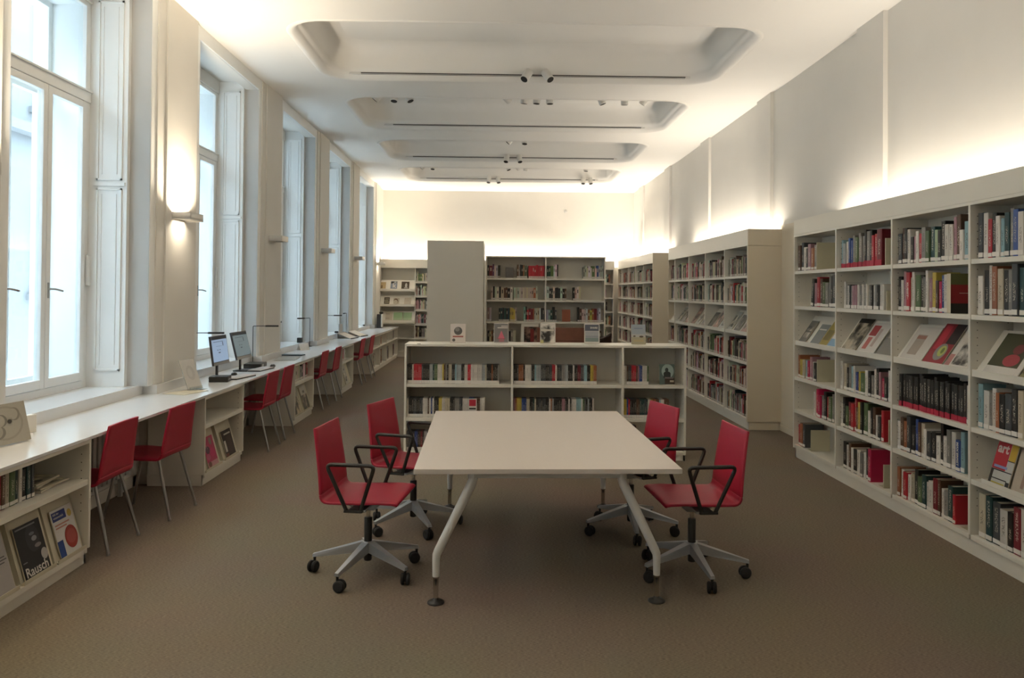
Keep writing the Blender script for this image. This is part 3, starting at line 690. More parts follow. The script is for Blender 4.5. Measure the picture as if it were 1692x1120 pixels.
# the same kind of book, small in the distance, gathered into one object
STF = MB()
def stuff_book(face, p, th, dp, ht, col, lean=0):
    T = Matrix.Translation(p) @ Matrix.Rotation(RZ[face], 4, 'Z') @ Matrix.Rotation(lean, 4, 'Y'); STF.T = T
    STF.col = col; STF.box(0, th, .0, dp, 0, ht); STF.col = CC['w']; STF.box(.001, th - .001, -.001, .002, .006, .03)
    if rnd.random() < .6:
        STF.col = (.5, .45, .36) if sum(col) < .6 else (.05, .04, .04); z = ht * rnd.uniform(.45, .6); STF.box(th * .3, th * .7, -.001, .002, z, z + ht * rnd.uniform(.15, .3))
    STF.T = None
def fill(face, p0, span, codes, hr, dr, base_label=None, group=None, tall=None, gap=.0012, lean_first=0, setback=.02, stuff=False, lab='1', where='', kind='book', zcap=.33):
    """stand the coded books one after another along the shelf so that they fill `span` metres"""
    d = DIRX[face]; back = Vector((-d.y, d.x, 0)); n = len(codes)
    ws = []
    for c in codes:
        w = rnd.uniform(.75, 1.3) * (1.5 if c.isupper() and c in 'RG' else 1); ws.append(w)
    k = (span - gap * n) / sum(ws); u = 0
    for i, c in enumerate(codes):
        th = ws[i] * k; ht = rnd.uniform(*hr) + (rnd.uniform(.0, .03) if rnd.random() < .2 else 0); ht = min(ht, zcap - .012); dp = rnd.uniform(*dr)
        ln = lean_first if i == 0 else 0
        p = Vector(p0) + d * u + back * (setback + rnd.uniform(0, .014))
        if ln: p += -d * (ht * math.sin(ln) + .002) + Vector((0, 0, th * math.sin(ln) + .001))
        if stuff: stuff_book(face, p, th, dp, ht, tuple(min(1, x * rnd.uniform(.8, 1.2)) for x in CC[c]), ln)
        else:
            size = 'tall' if ht > (hr[0] + hr[1]) / 2 + .008 else ('short' if ht < (hr[0] + hr[1]) / 2 - .008 else 'mid-height')
            put_book(face, p, th, dp, ht, c, ln, '%s %s book, %s %s' % (size, CN[c], ordn(i + 1), where), group, lab)
        u += th + gap
SH = {1: (1.94, 'top shelf'), 2: (1.575, 'second shelf'), 4: (.84, 'fourth shelf'), 5: (.50, 'fifth shelf'), 6: (.135, 'lowest shelf')}
BAY = {1: ('first bay', 8.0), 2: ('second bay', 7.0), 3: ('third bay', 6.0), 4: ('fourth bay', 5.0)}
def bend_(label, x, y, z, h=.24, d=.20, th=.012, n=1):
    t = thing('bookend', label, 'bookend', (x, y, z), 0, 'beige metal bookends')
    build(MB().cbox(x + .01, x + d, y - th, y, z + .0012, z + h, .002), 'upright_plate', 'bookend', t)
    build(MB().cbox(x + .02, x + d, y, y + .10, z + .0002, z + .0012, .0003), 'foot_plate', 'bookend', t)
def row(bay, sh, y0, y1, codes, hr=(.22, .29), dr=(.15, .22), **kw):
    z, sn = SH[sh]; bn, _ = BAY[bay]
    fill('-X', (3.12, y0, z + .0015), y0 - y1, codes, hr, dr, group='books on the %s of the %s of the long wall bookcase' % (sn, bn),
         where='from far end, %s, %s of long wall bookcase' % (sn, bn), zcap=.312 if sh == 5 else .33, **kw)
# bay by bay, from the passage towards the camera
row(1, 1, 7.965, 7.52, 'bnwkpog', (.20, .30)); bend_('beige bookend on top shelf, first bay of long wall bookcase', 3.13, 7.50, 1.94, .27)
row(1, 2, 7.62, 7.03, 'kprbGggknk', (.20, .31), lean_first=.12)
row(1, 4, 7.96, 7.50, 'oyctmpwk', (.18, .24)); bend_('beige bookend on fourth shelf, first bay of long wall bookcase', 3.13, 7.48, .84, .22)
row(1, 5, 7.56, 7.04, 'wmmgkrGgk', (.20, .27))
row(1, 6, 7.96, 7.78, 'ron', (.20, .24)); bend_('beige bookend on lowest shelf, first bay of long wall bookcase', 3.13, 7.62, .135, .21)
row(2, 1, 6.965, 6.22, 'tswuugGgggkgkrrR', (.22, .30), lab='R'); bend_('beige bookend on top shelf, second bay of long wall bookcase', 3.13, 6.16, 1.94, .22)
row(2, 2, 6.90, 6.20, 'wgwngppwwgwgwcgkwgkww', (.20, .215), lab='2'); bend_('beige bookend on second shelf, second bay of long wall bookcase', 3.13, 6.14, 1.575, .16)
row(2, 4, 6.965, 6.04, 'wckgtwuvyGwkgwkpmkwr', (.17, .26))
row(2, 5, 6.965, 6.20, 'wkGRrrbykGwkbwnr', (.19, .28)); bend_('beige bookend on fifth shelf, second bay of long wall bookcase', 3.13, 6.10, .50, .20)
row(2, 6, 6.92, 6.44, 'kwbwkwgwk', (.19, .26)); bend_('beige bookend on lowest shelf, second bay of long wall bookcase', 3.13, 6.18, .135, .19)
put_book('-X', Vector((3.13, 6.42, .1355)), .05, .20, .27, 'm', 0, 'big crimson book with bare cover beside the bookend, lowest shelf, second bay', 'books on the lowest shelf of the second bay of the long wall bookcase')
row(3, 1, 5.965, 5.03, 'nbkwkpwrgGelkkwwpbwts', (.20, .30))
row(3, 2, 5.965, 5.30, 'kwpRcwGkgwpybmuw', (.21, .31))
row(3, 4, 5.94, 5.09, 'kkkkkkkkkkkkkkkkkkkkkkk', (.245, .2455), lab='R')
put_book('-X', Vector((3.14, 5.075, .8405)), .035, .18, .26, 'w', 0, 'white book ending the row of black volumes, fourth shelf, third bay', 'books on the fourth shelf of the third bay')
row(3, 5, 5.965, 5.11, 'wbonkubcwnkwkwgwut', (.19, .28)); bend_('beige bookend on fifth shelf, third bay of long wall bookcase', 3.13, 5.05, .50, .22)
row(3, 6, 5.97, 5.20, 'owrwckGewwRbwger', (.19, .26)); bend_('beige bookend on lowest shelf, third bay of long wall bookcase', 3.13, 5.06, .135, .22)
row(4, 1, 4.965, 4.12, 'nwrkwteguwbkwknwcgk', (.23, .31))
row(4, 2, 4.965, 4.12, 'wkwockgnewkkwccwcgk', (.24, .32))
row(4, 4, 4.965, 4.12, 'twgwoknkcsbGkwnrk', (.24, .31))
row(4, 6, 4.95, 4.12, 'cenwkRwgkbwne', (.22, .30))
# two covers that face the camera at the ends of their rows
def slab(name, label, cat, loc, w, h, th, rz, tilt, color, art, group=None, body='page', yaw_first=True):
    """standing print: local x = width, z = height, front at -y. art: list of (shape,u0,v0,u1,v1,mat)"""
    o = build(MB().box(0, w, 0, th, 0, h), name, body, None, (0, 0, 0)); 
    o.matrix_world = Matrix.Translation(loc) @ Matrix.Rotation(rz, 4, 'Z') @ Matrix.Rotation(-tilt, 4, 'X')
    o.color = (*color, 1); tag(o, label, cat, group)
    a = MB(); mats = []; 
    for i, (sh, u0, v0, u1, v1, mt) in enumerate(art):
        if mt not in mats: mats.append(mt)
        y = -.0004 - .0003 * i; mi = mats.index(mt)
        if sh == 'r': a.box(u0 * w, u1 * w, y, y + .0003, v0 * h, v1 * h, mi)
        elif sh == 'e':
            cx, cz, rx, rz_ = (u0 + u1) / 2 * w, (v0 + v1) / 2 * h, (u1 - u0) / 2 * w, (v1 - v0) / 2 * h
            a.add([(cx + rx * math.cos(2 * PI * j / 24), y, cz + rz_ * math.sin(2 * PI * j / 24)) for j in range(24)], [tuple(range(24))], mi)
        elif sh == 't': a.add([(u0 * w, y, v0 * h), (u1 * w, y, v0 * h), ((u0 + u1) / 2 * w, y, v1 * h)], [(0, 1, 2)], mi)
    me = a.mesh('printed_cover', [M[x] if isinstance(x, str) else flat(x) for x in mats]); q = link('printed_cover', me, o); q.color = (*color, 1)
    return o
def text_mesh(cu, name):
    tmp = bpy.data.objects.new('tmp', cu); COL.objects.link(tmp); dg = bpy.context.evaluated_depsgraph_get()
    me = bpy.data.meshes.new_from_object(tmp.evaluated_get(dg)); bpy.data.objects.remove(tmp)
    o = bpy.data.objects.new(name, me); COL.objects.link(o); return o
def lettering(parent, txt, x, z, size, mat, y=-.003, rot=0, stretch=1.0, bold=.0, name='lettering'):
    cu = bpy.data.curves.new(name, 'FONT'); cu.body = txt; cu.size = size; cu.offset = bold; cu.extrude = .0002; cu.resolution_u = 2
    cu.materials.append(M[mat] if isinstance(mat, str) else flat(mat))
    o = text_mesh(cu, name); o.parent = parent; o.location = (x, y, z); o.rotation_euler = (PI / 2, rot, 0); o.scale = (stretch, 1, 1)
    return o
slab('book', 'large book with olive, red and black cover facing camera, second shelf, third bay', 'book', (3.13, 5.24, 1.5765), .20, .275, .045, 0, 0, (1, 1, 1),
     [('r', 0, 0, 1, 1, (.10, .10, .03)), ('r', 0, .25, 1, .72, (.25, .012, .015)), ('r', 0, 0, 1, .25, (.01, .012, .01)), ('r', .3, .5, .9, .515, (.5, .4, .3))], 'books turned to the camera')
# spine titles that can be read
def spine_title(bk, txt, size, mat):
    cu = bpy.data.curves.new('spine_title', 'FONT'); cu.body = txt; cu.size = size; cu.extrude = .0003; cu.offset = .0006; cu.resolution_u = 2; cu.align_x = 'CENTER'; cu.align_y = 'CENTER'; cu.materials.append(flat(mat))
    o = text_mesh(cu, 'spine_title'); o.parent = bk
    th, dp, ht = bk.scale; o.location = (.5, -.012, .56)
    mw = Matrix.Rotation(PI / 2, 4, 'X') @ Matrix.Rotation(-PI / 2, 4, 'Z')
    S = Matrix.Diagonal((1 / th, 1 / dp, 1 / ht, 1)); o.matrix_local = Matrix.Translation((.5, -.012, .56)) @ S @ mw
def find_book(part, code):
    for o in COL.objects:
        if o.name.startswith('book') and part in o.get('label', '') and CN[code] in o['label']: return o
b1 = find_book('fourth from far end, second shelf, third bay', 'R')
if b1: b1.color = (.42, .02, .03, 1); b1['label'] = b1['label'].replace('maroon', 'red'); spine_title(b1, 'KUBIST', .034, (.7, .65, .58))
b2 = find_book('fifth shelf, third bay', 'u')
for o in COL.objects:
    if o.name.startswith('book') and '17th from far end, fifth shelf, third bay' in o.get('label', ''): spine_title(o, 'MAX ERNST', .030, (.7, .68, .6))
# ------------------------------------------------------------------ magazines and books on the sloping shelf
PH = 'photo'
def mag(label, y, w, h, color, art, bay='long', x=3.135, z=1.212, off=0., cat='magazine', th=.006, group=None):
    # y is the far edge; front faces the room and leans back on the slope
    return slab('magazine', label, cat, (x + off, y, z), w, h, th, -PI / 2, R(34.5), color, art, group)
G3 = 'magazines laid on the sloping shelf of the long wall bookcase'
WH, BKc, RD = (.62, .58, .52), (.02, .018, .016), (.42, .03, .03)
mag('narrow grey art magazine with boxed images, sloping shelf, first bay from far end', 7.93, .17, .26, (.8, .75, .7), [('r', 0, 0, 1, 1, (.16, .15, .13)), ('r', .15, .2, .85, .45, PH), ('r', .15, .52, .85, .75, PH)], group=G3)
mag('grey magazine behind the yellow book, sloping shelf, first bay', 7.64, .20, .23, (.5, .55, .5), [('r', 0, 0, 1, 1, (.22, .23, .22)), ('r', .1, .7, .9, .76, WH)], group=G3)
mag('mustard yellow book on the sloping shelf, first bay from far end', 7.42, .16, .29, (.8, .6, .1), [('r', 0, 0, 1, 1, (.36, .27, .06)), ('r', .1, .2, .9, .6, (.22, .18, .06))], group=G3, th=.012, cat='book')
mag('white and blue booklet at the near end of the sloping shelf, first bay', 7.24, .17, .24, (.5, .7, .9), [('r', 0, 0, 1, 1, WH), ('r', 0, .0, 1, .35, (.2, .35, .5)), ('r', .15, .55, .85, .7, BKc)], group=G3)
mag('magazine with a dark city photograph, sloping shelf, second bay', 6.93, .26, .33, (.75, .7, .6), [('r', 0, 0, 1, 1, PH), ('r', 0, .86, 1, 1, BKc)], group=G3)
mag('white magazine with red lettering blocks, sloping shelf, second bay', 6.64, .30, .30, (1, 1, 1), [('r', 0, 0, 1, 1, WH), ('r', .1, .55, .5, .9, (.38, .05, .05)), ('r', .18, .1, .42, .5, (.45, .12, .1)), ('r', .55, .2, .7, .8, (.45, .35, .3))], group=G3)
mag('grey booklet with a dark photograph, near end of sloping shelf, second bay', 6.31, .26, .27, (.5, .48, .45), [('r', 0, 0, 1, 1, (.2, .19, .17)), ('r', 0, .6, 1, 1, PH)], group=G3)
mag('white magazine with faded portrait, sloping shelf, third bay', 5.93, .31, .30, (1, .8, .7), [('r', 0, 0, 1, 1, WH), ('r', .2, .15, .6, .75, (.4, .33, .27)), ('r', .2, .62, .6, .72, (.36, .17, .12))], group=G3)
mag('red fashion magazine with a green and yellow motif, sloping shelf, third bay', 5.61, .25, .34, (1, .3, .3), [('r', 0, 0, 1, 1, (.28, .02, .03)), ('r', .55, .5, 1, 1, (.03, .02, .02)), ('r', .1, .35, .4, .95, (.45, .03, .05)), ('e', .3, .08, .85, .5, (.25, .24, .22)), ('e', .45, .18, .8, .45, (.42, .46, .12)), ('e', .58, .25, .72, .4, (.15, .2, .05))], group=G3)
mag('white magazine with black and white photograph beside the divider, sloping shelf, third bay', 5.33, .27, .32, (.8, .8, .8), [('r', 0, 0, 1, 1, WH), ('r', .25, .05, 1, .95, PH), ('r', 0, .0, .2, .3, (.45, .2, .18))], group=G3)
mag('wide magazine with red figure on olive ground, sloping shelf, fourth bay', 4.90, .33, .30, (.5, .5, .3), [('r', 0, 0, 1, 1, WH), ('r', .0, .18, .86, 1, (.07, .07, .035)), ('e', .35, .2, .8, .5, (.35, .05, .06)), ('e', .45, .5, .75, .75, (.2, .05, .05))], group=G3)
mag('olive magazine at the near end of the sloping shelf, fourth bay', 4.55, .26, .31, (.7, .6, .3), [('r', 0, 0, 1, 1, (.2, .17, .08)), ('r', .1, .1, .9, .8, PH)], group=G3)
k = 0
for yb, lbb in ((9.57, 'bay nearest the tan end panel'), (10.55, 'second bay'), (11.54, 'third bay'), (12.53, 'fourth bay')):
    for j in range(3):
        c = ((.9, .88, .8), (.35, .33, .3), (.8, .5, .4))[(j + k) % 3]; nm = ('cream', 'charcoal', 'pinkish')[(j + k) % 3]
        mag('%s glossy magazine on sloping shelf, %s of second wall bookcase' % (nm, lbb), yb + .93 - .3 * j, .22, (.29, .25, .31)[(j + k) % 3], c, [('r', 0, 0, 1, 1, (.5 * c[0], .5 * c[1], .5 * c[2])), ('r', .1, .15, .9, .8, PH)], x=3.156, group='magazines on the sloping shelf of the second wall bookcase')
    k += 1
# display box with the art magazine, fifth shelf of the fourth bay
t = thing('magazine_holder', 'pale tilted holder carrying the art magazine, fifth shelf, fourth bay', 'magazine holder', (3.2, 4.68, .50))
build(MB().hexa([(3.166, 4.40, .501), (3.30, 4.40, .501), (3.30, 4.88, .501), (3.166, 4.88, .501), (3.251, 4.40, .79), (3.30, 4.40, .79), (3.30, 4.88, .79), (3.251, 4.88, .79)]), 'holder_body', 'lam', t)
build(MB().box(3.115, 3.16, 4.40, 4.88, .501, .512).box(3.115, 3.12, 4.40, 4.88, .512, .53), 'holder_lip', 'lam', t)
o = slab('magazine', 'magazine headed art with red, yellow, grey and black blocks, in the pale holder', 'magazine', (3.138, 4.85, .5160), .19, .27, .006, -PI / 2, R(16.5), (1, 1, 1),
     [('r', 0, 0, 1, 1, (.50, .50, .46)), ('r', 0, .36, .66, 1, (.46, .02, .03)), ('r', .68, .62, 1, 1, (.55, .36, .03)), ('r', .0, .0, .13, .35, BKc), ('r', .0, .33, 1, .355, BKc), ('r', .0, .13, .86, .155, BKc), ('r', .66, .60, 1, .62, BKc), ('r', .84, .0, 1, .13, BKc), ('r', .15, .03, .8, .06, (.45, .35, .05)), ('r', .1, .4, .75, .46, (.25, .28, .5))])
lettering(o, 'art', .018, .205, .085, (.66, .52, .48), bold=.003, y=-.0045)
slab('magazine', 'plain pale booklet standing behind the art magazine in the holder', 'magazine', (3.150, 4.65, .5165), .18, .26, .01, -PI / 2, R(16.5), (1, 1, 1), [('r', 0, 0, 1, 1, (.45, .38, .3)), ('r', .4, .1, .55, .9, (.3, .2, .16))])

# ------------------------------------------------------------------ film cases in the low bookcase
LBX = -.925
def dvdrow(z, sn, bay, x0, x1, n, seed):
    r = random.Random(seed); pool = 'kkkkkkwwwwgnnsrrRbbpctGoeyuk'; x = x0; w = (x1 - x0) / n
    runs = []
    while len(runs) < n: runs += [r.choice(pool)] * r.choice((1, 1, 1, 2, 2, 3))
    for i in range(n):
        c = runs[i]
        o = put_book('-Y', Vector((x0 + i * w, 7.80 + r.uniform(0, .004), z + .0005)), w - .0008, .135, .190, c, 0,
                 '%s film case, %s from window side, %s, %s of low bookcase' % (CN[c], ordn(i + 1), sn, bay), 'film cases on the %s of the %s' % (sn, bay), '1', 'dvd_case')
dvdrow(.765, 'upper shelf', 'first bay', -.90, .03, 58, 1); dvdrow(.765, 'upper shelf', 'middle bay', .178, 1.02, 52, 2); dvdrow(.765, 'upper shelf', 'third bay', 1.295, 1.55, 16, 3)
dvdrow(.425, 'middle shelf', 'first bay', -.90, -.115, 49, 4); dvdrow(.425, 'middle shelf', 'middle bay', .178, .995, 50, 5); dvdrow(.425, 'middle shelf', 'third bay', 1.295, 1.76, 28, 6)
dvdrow(.09, 'lowest shelf', 'first bay', -.90, -.55, 22, 7)
slab('dvd_case', 'green-grey film case turned face-out, showing a seated silhouette, in the low bookcase', 'film case', (1.665, 7.82, .769), .155, .205, .014, R(-3), R(8), (.6, .8, .75),
     [('r', 0, 0, 1, 1, (.10, .14, .12)), ('e', .15, .3, .95, 1.0, (.34, .42, .38)), ('e', .38, .60, .60, .82, (.03, .04, .035)), ('r', .28, .3, .74, .55, (.02, .025, .022)), ('e', .28, .42, .74, .64, (.02, .025, .022)), ('r', .35, .02, .98, .32, (.05, .03, .02)), ('r', .35, .28, .9, .36, (.18, .14, .13)), ('r', .68, .11, .95, .2, (.5, .42, .3))], 'film cases turned face-out')
slab('dvd_case', 'white film case with a red square, turned face-out among middle shelf cases of first bay', 'film case', (-.28, 7.78, .431), .085, .185, .012, 0, R(2), (1, 1, 1), [('r', 0, 0, 1, 1, WH), ('r', .1, .6, .9, .95, (.45, .02, .04)), ('r', .1, .42, .9, .5, BKc)], 'film cases turned face-out')
# five books propped on the top board
tops = [
 ('white book showing a grey globe, propped on the low bookcase before the cream block', -.475, 7.93, .155, .20, R(3), [('r', 0, 0, 1, 1, (.62, .55, .50)), ('e', .23, .42, .78, .84, (.10, .095, .09)), ('e', .3, .6, .6, .82, (.22, .21, .2)), ('r', .15, .30, .85, .38, (.35, .12, .1)), ('e', .12, .08, .32, .24, (.12, .11, .1))]),
 ('grey book with a pink figure and white title bars, propped on the low bookcase', -.03, 8.05, .155, .205, R(1), [('r', 0, 0, 1, 1, WH), ('r', .03, .02, .97, .97, (.17, .16, .155)), ('r', .5, .83, .93, .87, WH), ('r', .25, .74, .93, .79, WH), ('t', .28, .2, .75, .62, (.5, .11, .15)), ('r', .35, .05, .7, .2, (.3, .12, .13)), ('r', .2, .2, .8, .22, (.3, .05, .06))]),
 ('book with a black and white landscape cover, propped mid-way on the low bookcase', .455, 8.03, .16, .21, R(-2), [('r', 0, 0, 1, 1, WH), ('r', .03, .02, .93, .95, PH), ('r', .05, .6, .9, .7, (.55, .5, .42)), ('r', .02, .0, .22, .16, (.5, .45, .2))]),
 ('book titled SHARE with a pale seascape, propped on the low bookcase', .92, 8.05, .16, .21, R(-2), [('r', 0, 0, 1, 1, WH), ('r', .04, .62, .95, .94, (.09, .10, .13)), ('r', .06, .08, .93, .6, (.36, .35, .37)), ('r', .06, .08, .93, .28, (.20, .25, .23)), ('r', .06, .3, .93, .38, (.27, .28, .3))]),
 ('pale blue book with two birds over sand, propped near the wall end of low bookcase', 1.405, 7.98, .15, .205, R(2), [('r', 0, 0, 1, 1, (.36, .40, .45)), ('r', 0, .0, 1, .35, (.42, .38, .26)), ('r', 0, .35, 1, .5, (.48, .48, .46)), ('e', .55, .33, .85, .43, (.12, .09, .06)), ('e', .12, .36, .3, .44, (.14, .12, .09)), ('r', .15, .12, .85, .22, (.5, .4, .22)), ('r', .2, .78, .8, .82, (.22, .26, .35))])]
for i, (lb, x, y, w, h, rz, art) in enumerate(tops):
    o = slab('book', lb, 'book', (x, y, 1.1655), w, h, .016, rz, R(9), (1, 1, 1), art, 'books propped on the low bookcase')
    if i == 3: lettering(o, 'SHARE', .062, .155, .026, WH, bold=.0008)
a = MB().box(.0, .04, .0, .012, 0, .004)
o = build(MB().cbox(-.80, -.765, 7.775, 7.785, 1.1645, 1.1685, .001), 'small_clip', 'black', None, (-.78, 7.78, 1.1645)); tag(o, 'tiny black clip lying on the front edge of the low bookcase', 'clip')

# ------------------------------------------------------------------ distant books, gathered
def many(face, p0, length, hr=(.19, .27), fillf=(.5, 1), pool='kkwwwcccggbrRonGepkb', th=(.014, .034), dr=(.13, .19), zcap=.315):
    n = int(length / .024); L = length * rnd.uniform(*fillf); codes = []
    m = max(2, int(L / .026))
    while len(codes) < m: codes += [rnd.choice(pool)] * rnd.choice((1, 1, 1, 2))
    fill(face, p0, L, codes[:m], hr, dr, stuff=True, zcap=zcap)
for yb, w in ((10.535 - .03, .93), (11.52 - .02, .95), (12.51 - .02, .95), (13.5 - .02, .95), (13.97, .44)):
    for z in (1.93, 1.575, .84, .50, .135): many('-X', (3.15, yb, z + .0005), w, fillf=(.8, 1))
for yb in (16.39, 17.36, 18.32, 19.29, 19.8):
    for z in (1.93, 1.575, 1.205, .84, .50): many('-X', (3.15, yb, z + .0005), .92 if yb < 19.5 else .45, fillf=(.6, .95))
for x0, L in ((-2.09, .86), (4.545 - 3.03, .86), (5.44 - 3.03, .57)):
    for z in (1.93, 1.565, 1.205, .84, .485): many('-Y', (x0, 19.86, z + .0005), L, fillf=(.7, 1))
# two-bay case, shelf by shelf
def R5(x, z, L, codes, hr=(.19, .23)): fill('-Y', (x, 12.81, z + .0005), L, codes, hr, (.13, .17), stuff=True)
R5(-.165, 1.93, .22, 'kRvwwk'); R5(.33, 1.93, .17, 'bgkkoG'); R5(.525, 1.93, .27, 'rrrrrrrr', (.205, .207)); R5(.83, 1.93, .19, 'eeGwwk'); R5(1.44, 1.93, .34, 'gccwwGwusss', (.17, .22))
R5(-.10, 1.565, .36, 'ckwwkcbbkw'); R5(.28, 1.565, .40, 'cccccccccccoc', (.20, .202)); R5(.83, 1.565, .33, 'wkkwkkkwkb'); R5(1.27, 1.565, .13, 'kcwc')
R5(-.16, 1.205, .07, 'gc'); R5(.03, 1.205, .18, 'kekeke', (.21, .22)); R5(.22, 1.205, .11, 'yyyc'); R5(.45, 1.205, .34, 'tkrRRocccwkn'); R5(.83, 1.205, .17, 'stekn'); R5(1.35, 1.205, .43, 'kbccwoyoRgwg')
R5(-.15, .84, .12, 'kcok'); R5(.2, .84, .12, 'kgc'); R5(1.55, .84, .2, 'bgkwb'); R5(-.15, .50, .8, 'kwgbrcckwgbrcokwgbrc'); R5(.85, .50, .7, 'kwgbrcckwgbrcokw')
STF.col = (.32, .10, .05); STF.box(1.09, 1.23, 12.83, 12.85, 1.206, 1.41); STF.col = (.14, .13, .12); STF.box(.14, .27, 12.83, 12.85, 1.931, 2.10); STF.col = (.3, .25, .2); STF.box(.02, .06, 12.8, 12.84, 1.931, 1.95)
# counter cabinets
for y0, L, z in ((9.69, .9, .52), (12.63, .25, .52), (12.95, .3, .52)): fill('+X', (-2.55, y0, z + .0005), L, 'rwkcccgkwwbr'[:int(L / .075)], (.15, .20), (.15, .2), stuff=True)
for j in range(4):
    for z in (.52, .10): many('+X', (-2.53, 15.71 + .98 * j, z + .0005), .9, (.16, .2) if z > .3 else (.2, .3), (.35, .8))
STF.T = None
o = build(STF, 'books', 'vcol', None, (0, 0, 0)); tag(o, 'many small spines filling the farther bookcases and far counter cabinets', 'books', None, 'stuff')

# ------------------------------------------------------------------ near counter cabinet: books, folders, tilted magazines
fill('+X', (-2.60, 3.95, .5205), .46, 'wckRrbcGewken', (.16, .205), (.15, .2), group='books in the counter cabinet closest to camera', where='along the upper shelf of counter cabinet', setback=.0, lab='1')
for i in range(4):
    z = .5325 + i * .0115; o = slab('magazine', '%s magazine of the flat stack in the near counter cabinet, counting upwards' % ordn(i + 1), 'magazine', (-2.60 - .012 * i, 4.47 + .015 * (i % 2), z), .28 - .01 * i, .21, .010, PI / 2 + R((6, -3, 9, 2)[i]), R(89.9), (1, .95, .7), [('r', 0, 0, 1, 1, (.45, .42, .3)), ('r', .1, .1, .9, .7, PH)], 'magazines stacked flat in the near counter cabinet')
def holder(label, y0, y1, z=.10, x=-2.515):
    t = thing('magazine_holder', label, 'magazine holder', (x - .1, (y0 + y1) / 2, z + .001), 0, 'tilted magazine holders')
    z += .001
    build(MB().hexa([(x - .08, y0, z), (x - .02, y0, z), (x - .02, y1, z), (x - .08, y1, z), (x - .20, y0, z + .33), (x - .115, y0, z + .33), (x - .115, y1, z + .33), (x - .20, y1, z + .33)]), 'holder_body', 'bookcream', t)
    build(MB().box(x - .02, x, y0, y1, z, z + .01).box(x - .004, x, y0, y1, z + .01, z + .022), 'holder_lip', 'bookcream', t)
M['bookcream'] = plain('holder_card', (.58, .53, .40), .6, noise=.04)
def lean_mag(name, label, y, w, h, color, art, z=.1150, x=-2.523): return slab(name, label, 'magazine', (x, y, z), w, h, .007, PI / 2, R(16), color, art, 'magazines in tilted holders under the counter')
for y0, y1, lb in ((4.51, 4.81, 'cream tilted holder carrying the magazine with the red disc, under the counter end'), (4.19, 4.49, 'cream tilted holder carrying the black magazine, under the counter end'), (3.90, 4.15, 'cream tilted holder with the grey leaflet, by the frame edge under the counter')): holder(lb, y0, y1)
o = lean_mag('magazine', 'black magazine titled Rausch with a dark face, in a cream holder under the counter', 4.215, .235, .29, (.25, .25, .28), [('r', 0, 0, 1, 1, (.012, .012, .014)), ('e', .35, .42, .85, .95, (.03, .03, .035)), ('e', .55, .62, .75, .72, (.28, .28, .3)), ('e', .5, .74, .7, .80, (.16, .16, .18)), ('e', .6, .48, .85, .56, (.22, .2, .2)), ('e', .75, .2, 1.0, .42, (.42, .40, .38)), ('r', .05, .93, .8, .96, (.2, .2, .2)), ('r', .05, .3, .2, .32, (.2, .2, .2))])
lettering(o, 'Rausch', .006, .012, .072, (.66, .62, .56), bold=.0012, y=-.006)
o = lean_mag('magazine', 'white science magazine with blue title box and red disc, in a cream holder', 4.555, .215, .285, (1, 1, 1), [('r', 0, 0, 1, 1, (.60, .58, .55)), ('r', .04, .76, .68, .95, (.015, .03, .16)), ('e', .74, .74, .95, .9, (.5, .36, .08)), ('e', .38, .10, .97, .58, (.30, .03, .02)), ('e', .45, .2, .9, .5, (.36, .06, .05)), ('r', .0, .02, .26, .36, (.02, .05, .20)), ('r', .08, .66, .75, .69, (.45, .2, .15)), ('r', .08, .60, .6, .63, (.45, .2, .15))])
lettering(o, 'bild der', .014, .252, .020, WH, y=-.0045); lettering(o, 'wissenschaft', .014, .232, .020, WH, y=-.0045)
o = lean_mag('leaflet', 'pale grey leaflet with short dark lines of print, at the frame edge under counter', 3.915, .21, .30, (1, 1, 1), [('r', 0, 0, 1, 1, (.40, .37, .35)), ('r', .35, .6, .9, .62, (.1, .09, .09)), ('r', .35, .55, .95, .57, (.1, .09, .09)), ('r', .35, .5, .85, .52, (.1, .09, .09))])
holder('cream tilted holder carrying the pink magazine, under the computers', 6.76, 7.16); holder('cream tilted holder carrying the dark booklet, under the computers', 7.24, 7.62)
o = lean_mag('magazine', 'pink and magenta magazine in a cream holder, in the cabinet under the computers', 6.85, .24, .27, (1, .3, .4), [('r', 0, 0, 1, 1, (.42, .04, .10)), ('e', .1, .45, .5, .7, (.12, .05, .08)), ('e', .45, .3, .9, .6, (.50, .03, .12)), ('e', .05, .25, .4, .45, (.45, .10, .18)), ('r', .0, .0, 1, .18, (.48, .25, .25)), ('e', .05, .02, .35, .2, (.14, .05, .03)), ('e', .55, .7, .8, .95, (.25, .2, .15))])
lettering(o, '9', .02, .19, .07, (.62, .42, .42)); lettering(o, '1', .05, .165, .05, (.62, .42, .42))
lean_mag('magazine', 'dark brown booklet with a white label strip, in a cream holder under the computers', 7.30, .25, .25, (.3, .2, .15), [('r', 0, 0, 1, 1, (.03, .02, .016)), ('r', .25, .82, .9, .88, (.5, .46, .4)), ('r', .08, .2, .26, .62, (.5, .47, .42)), ('r', .0, .0, .3, .14, (.16, .05, .03)), ('r', .35, .15, .85, .75, (.05, .03, .025))])
holder('cream tilted holder with landscape print, second counter cabinet', 9.70, 10.14); holder('cream tilted holder with notice, second counter cabinet', 10.16, 10.60); holder('cream tilted holder with long notice, third counter cabinet', 12.66, 13.5)
lean_mag('magazine', 'booklet with a grey-brown landscape cover, second counter cabinet', 9.76, .30, .27, (.7, .6, .45), [('r', 0, 0, 1, 1, PH), ('r', 0, .8, 1, 1, (.35, .32, .26))])
lean_mag('magazine', 'booklet with white notice above a dark image, second counter cabinet', 10.22, .28, .31, (.6, .5, .4), [('r', 0, 0, 1, 1, PH), ('r', 0, .62, 1, 1, (.5, .47, .4)), ('r', .4, .7, .7, .8, (.15, .13, .1))])
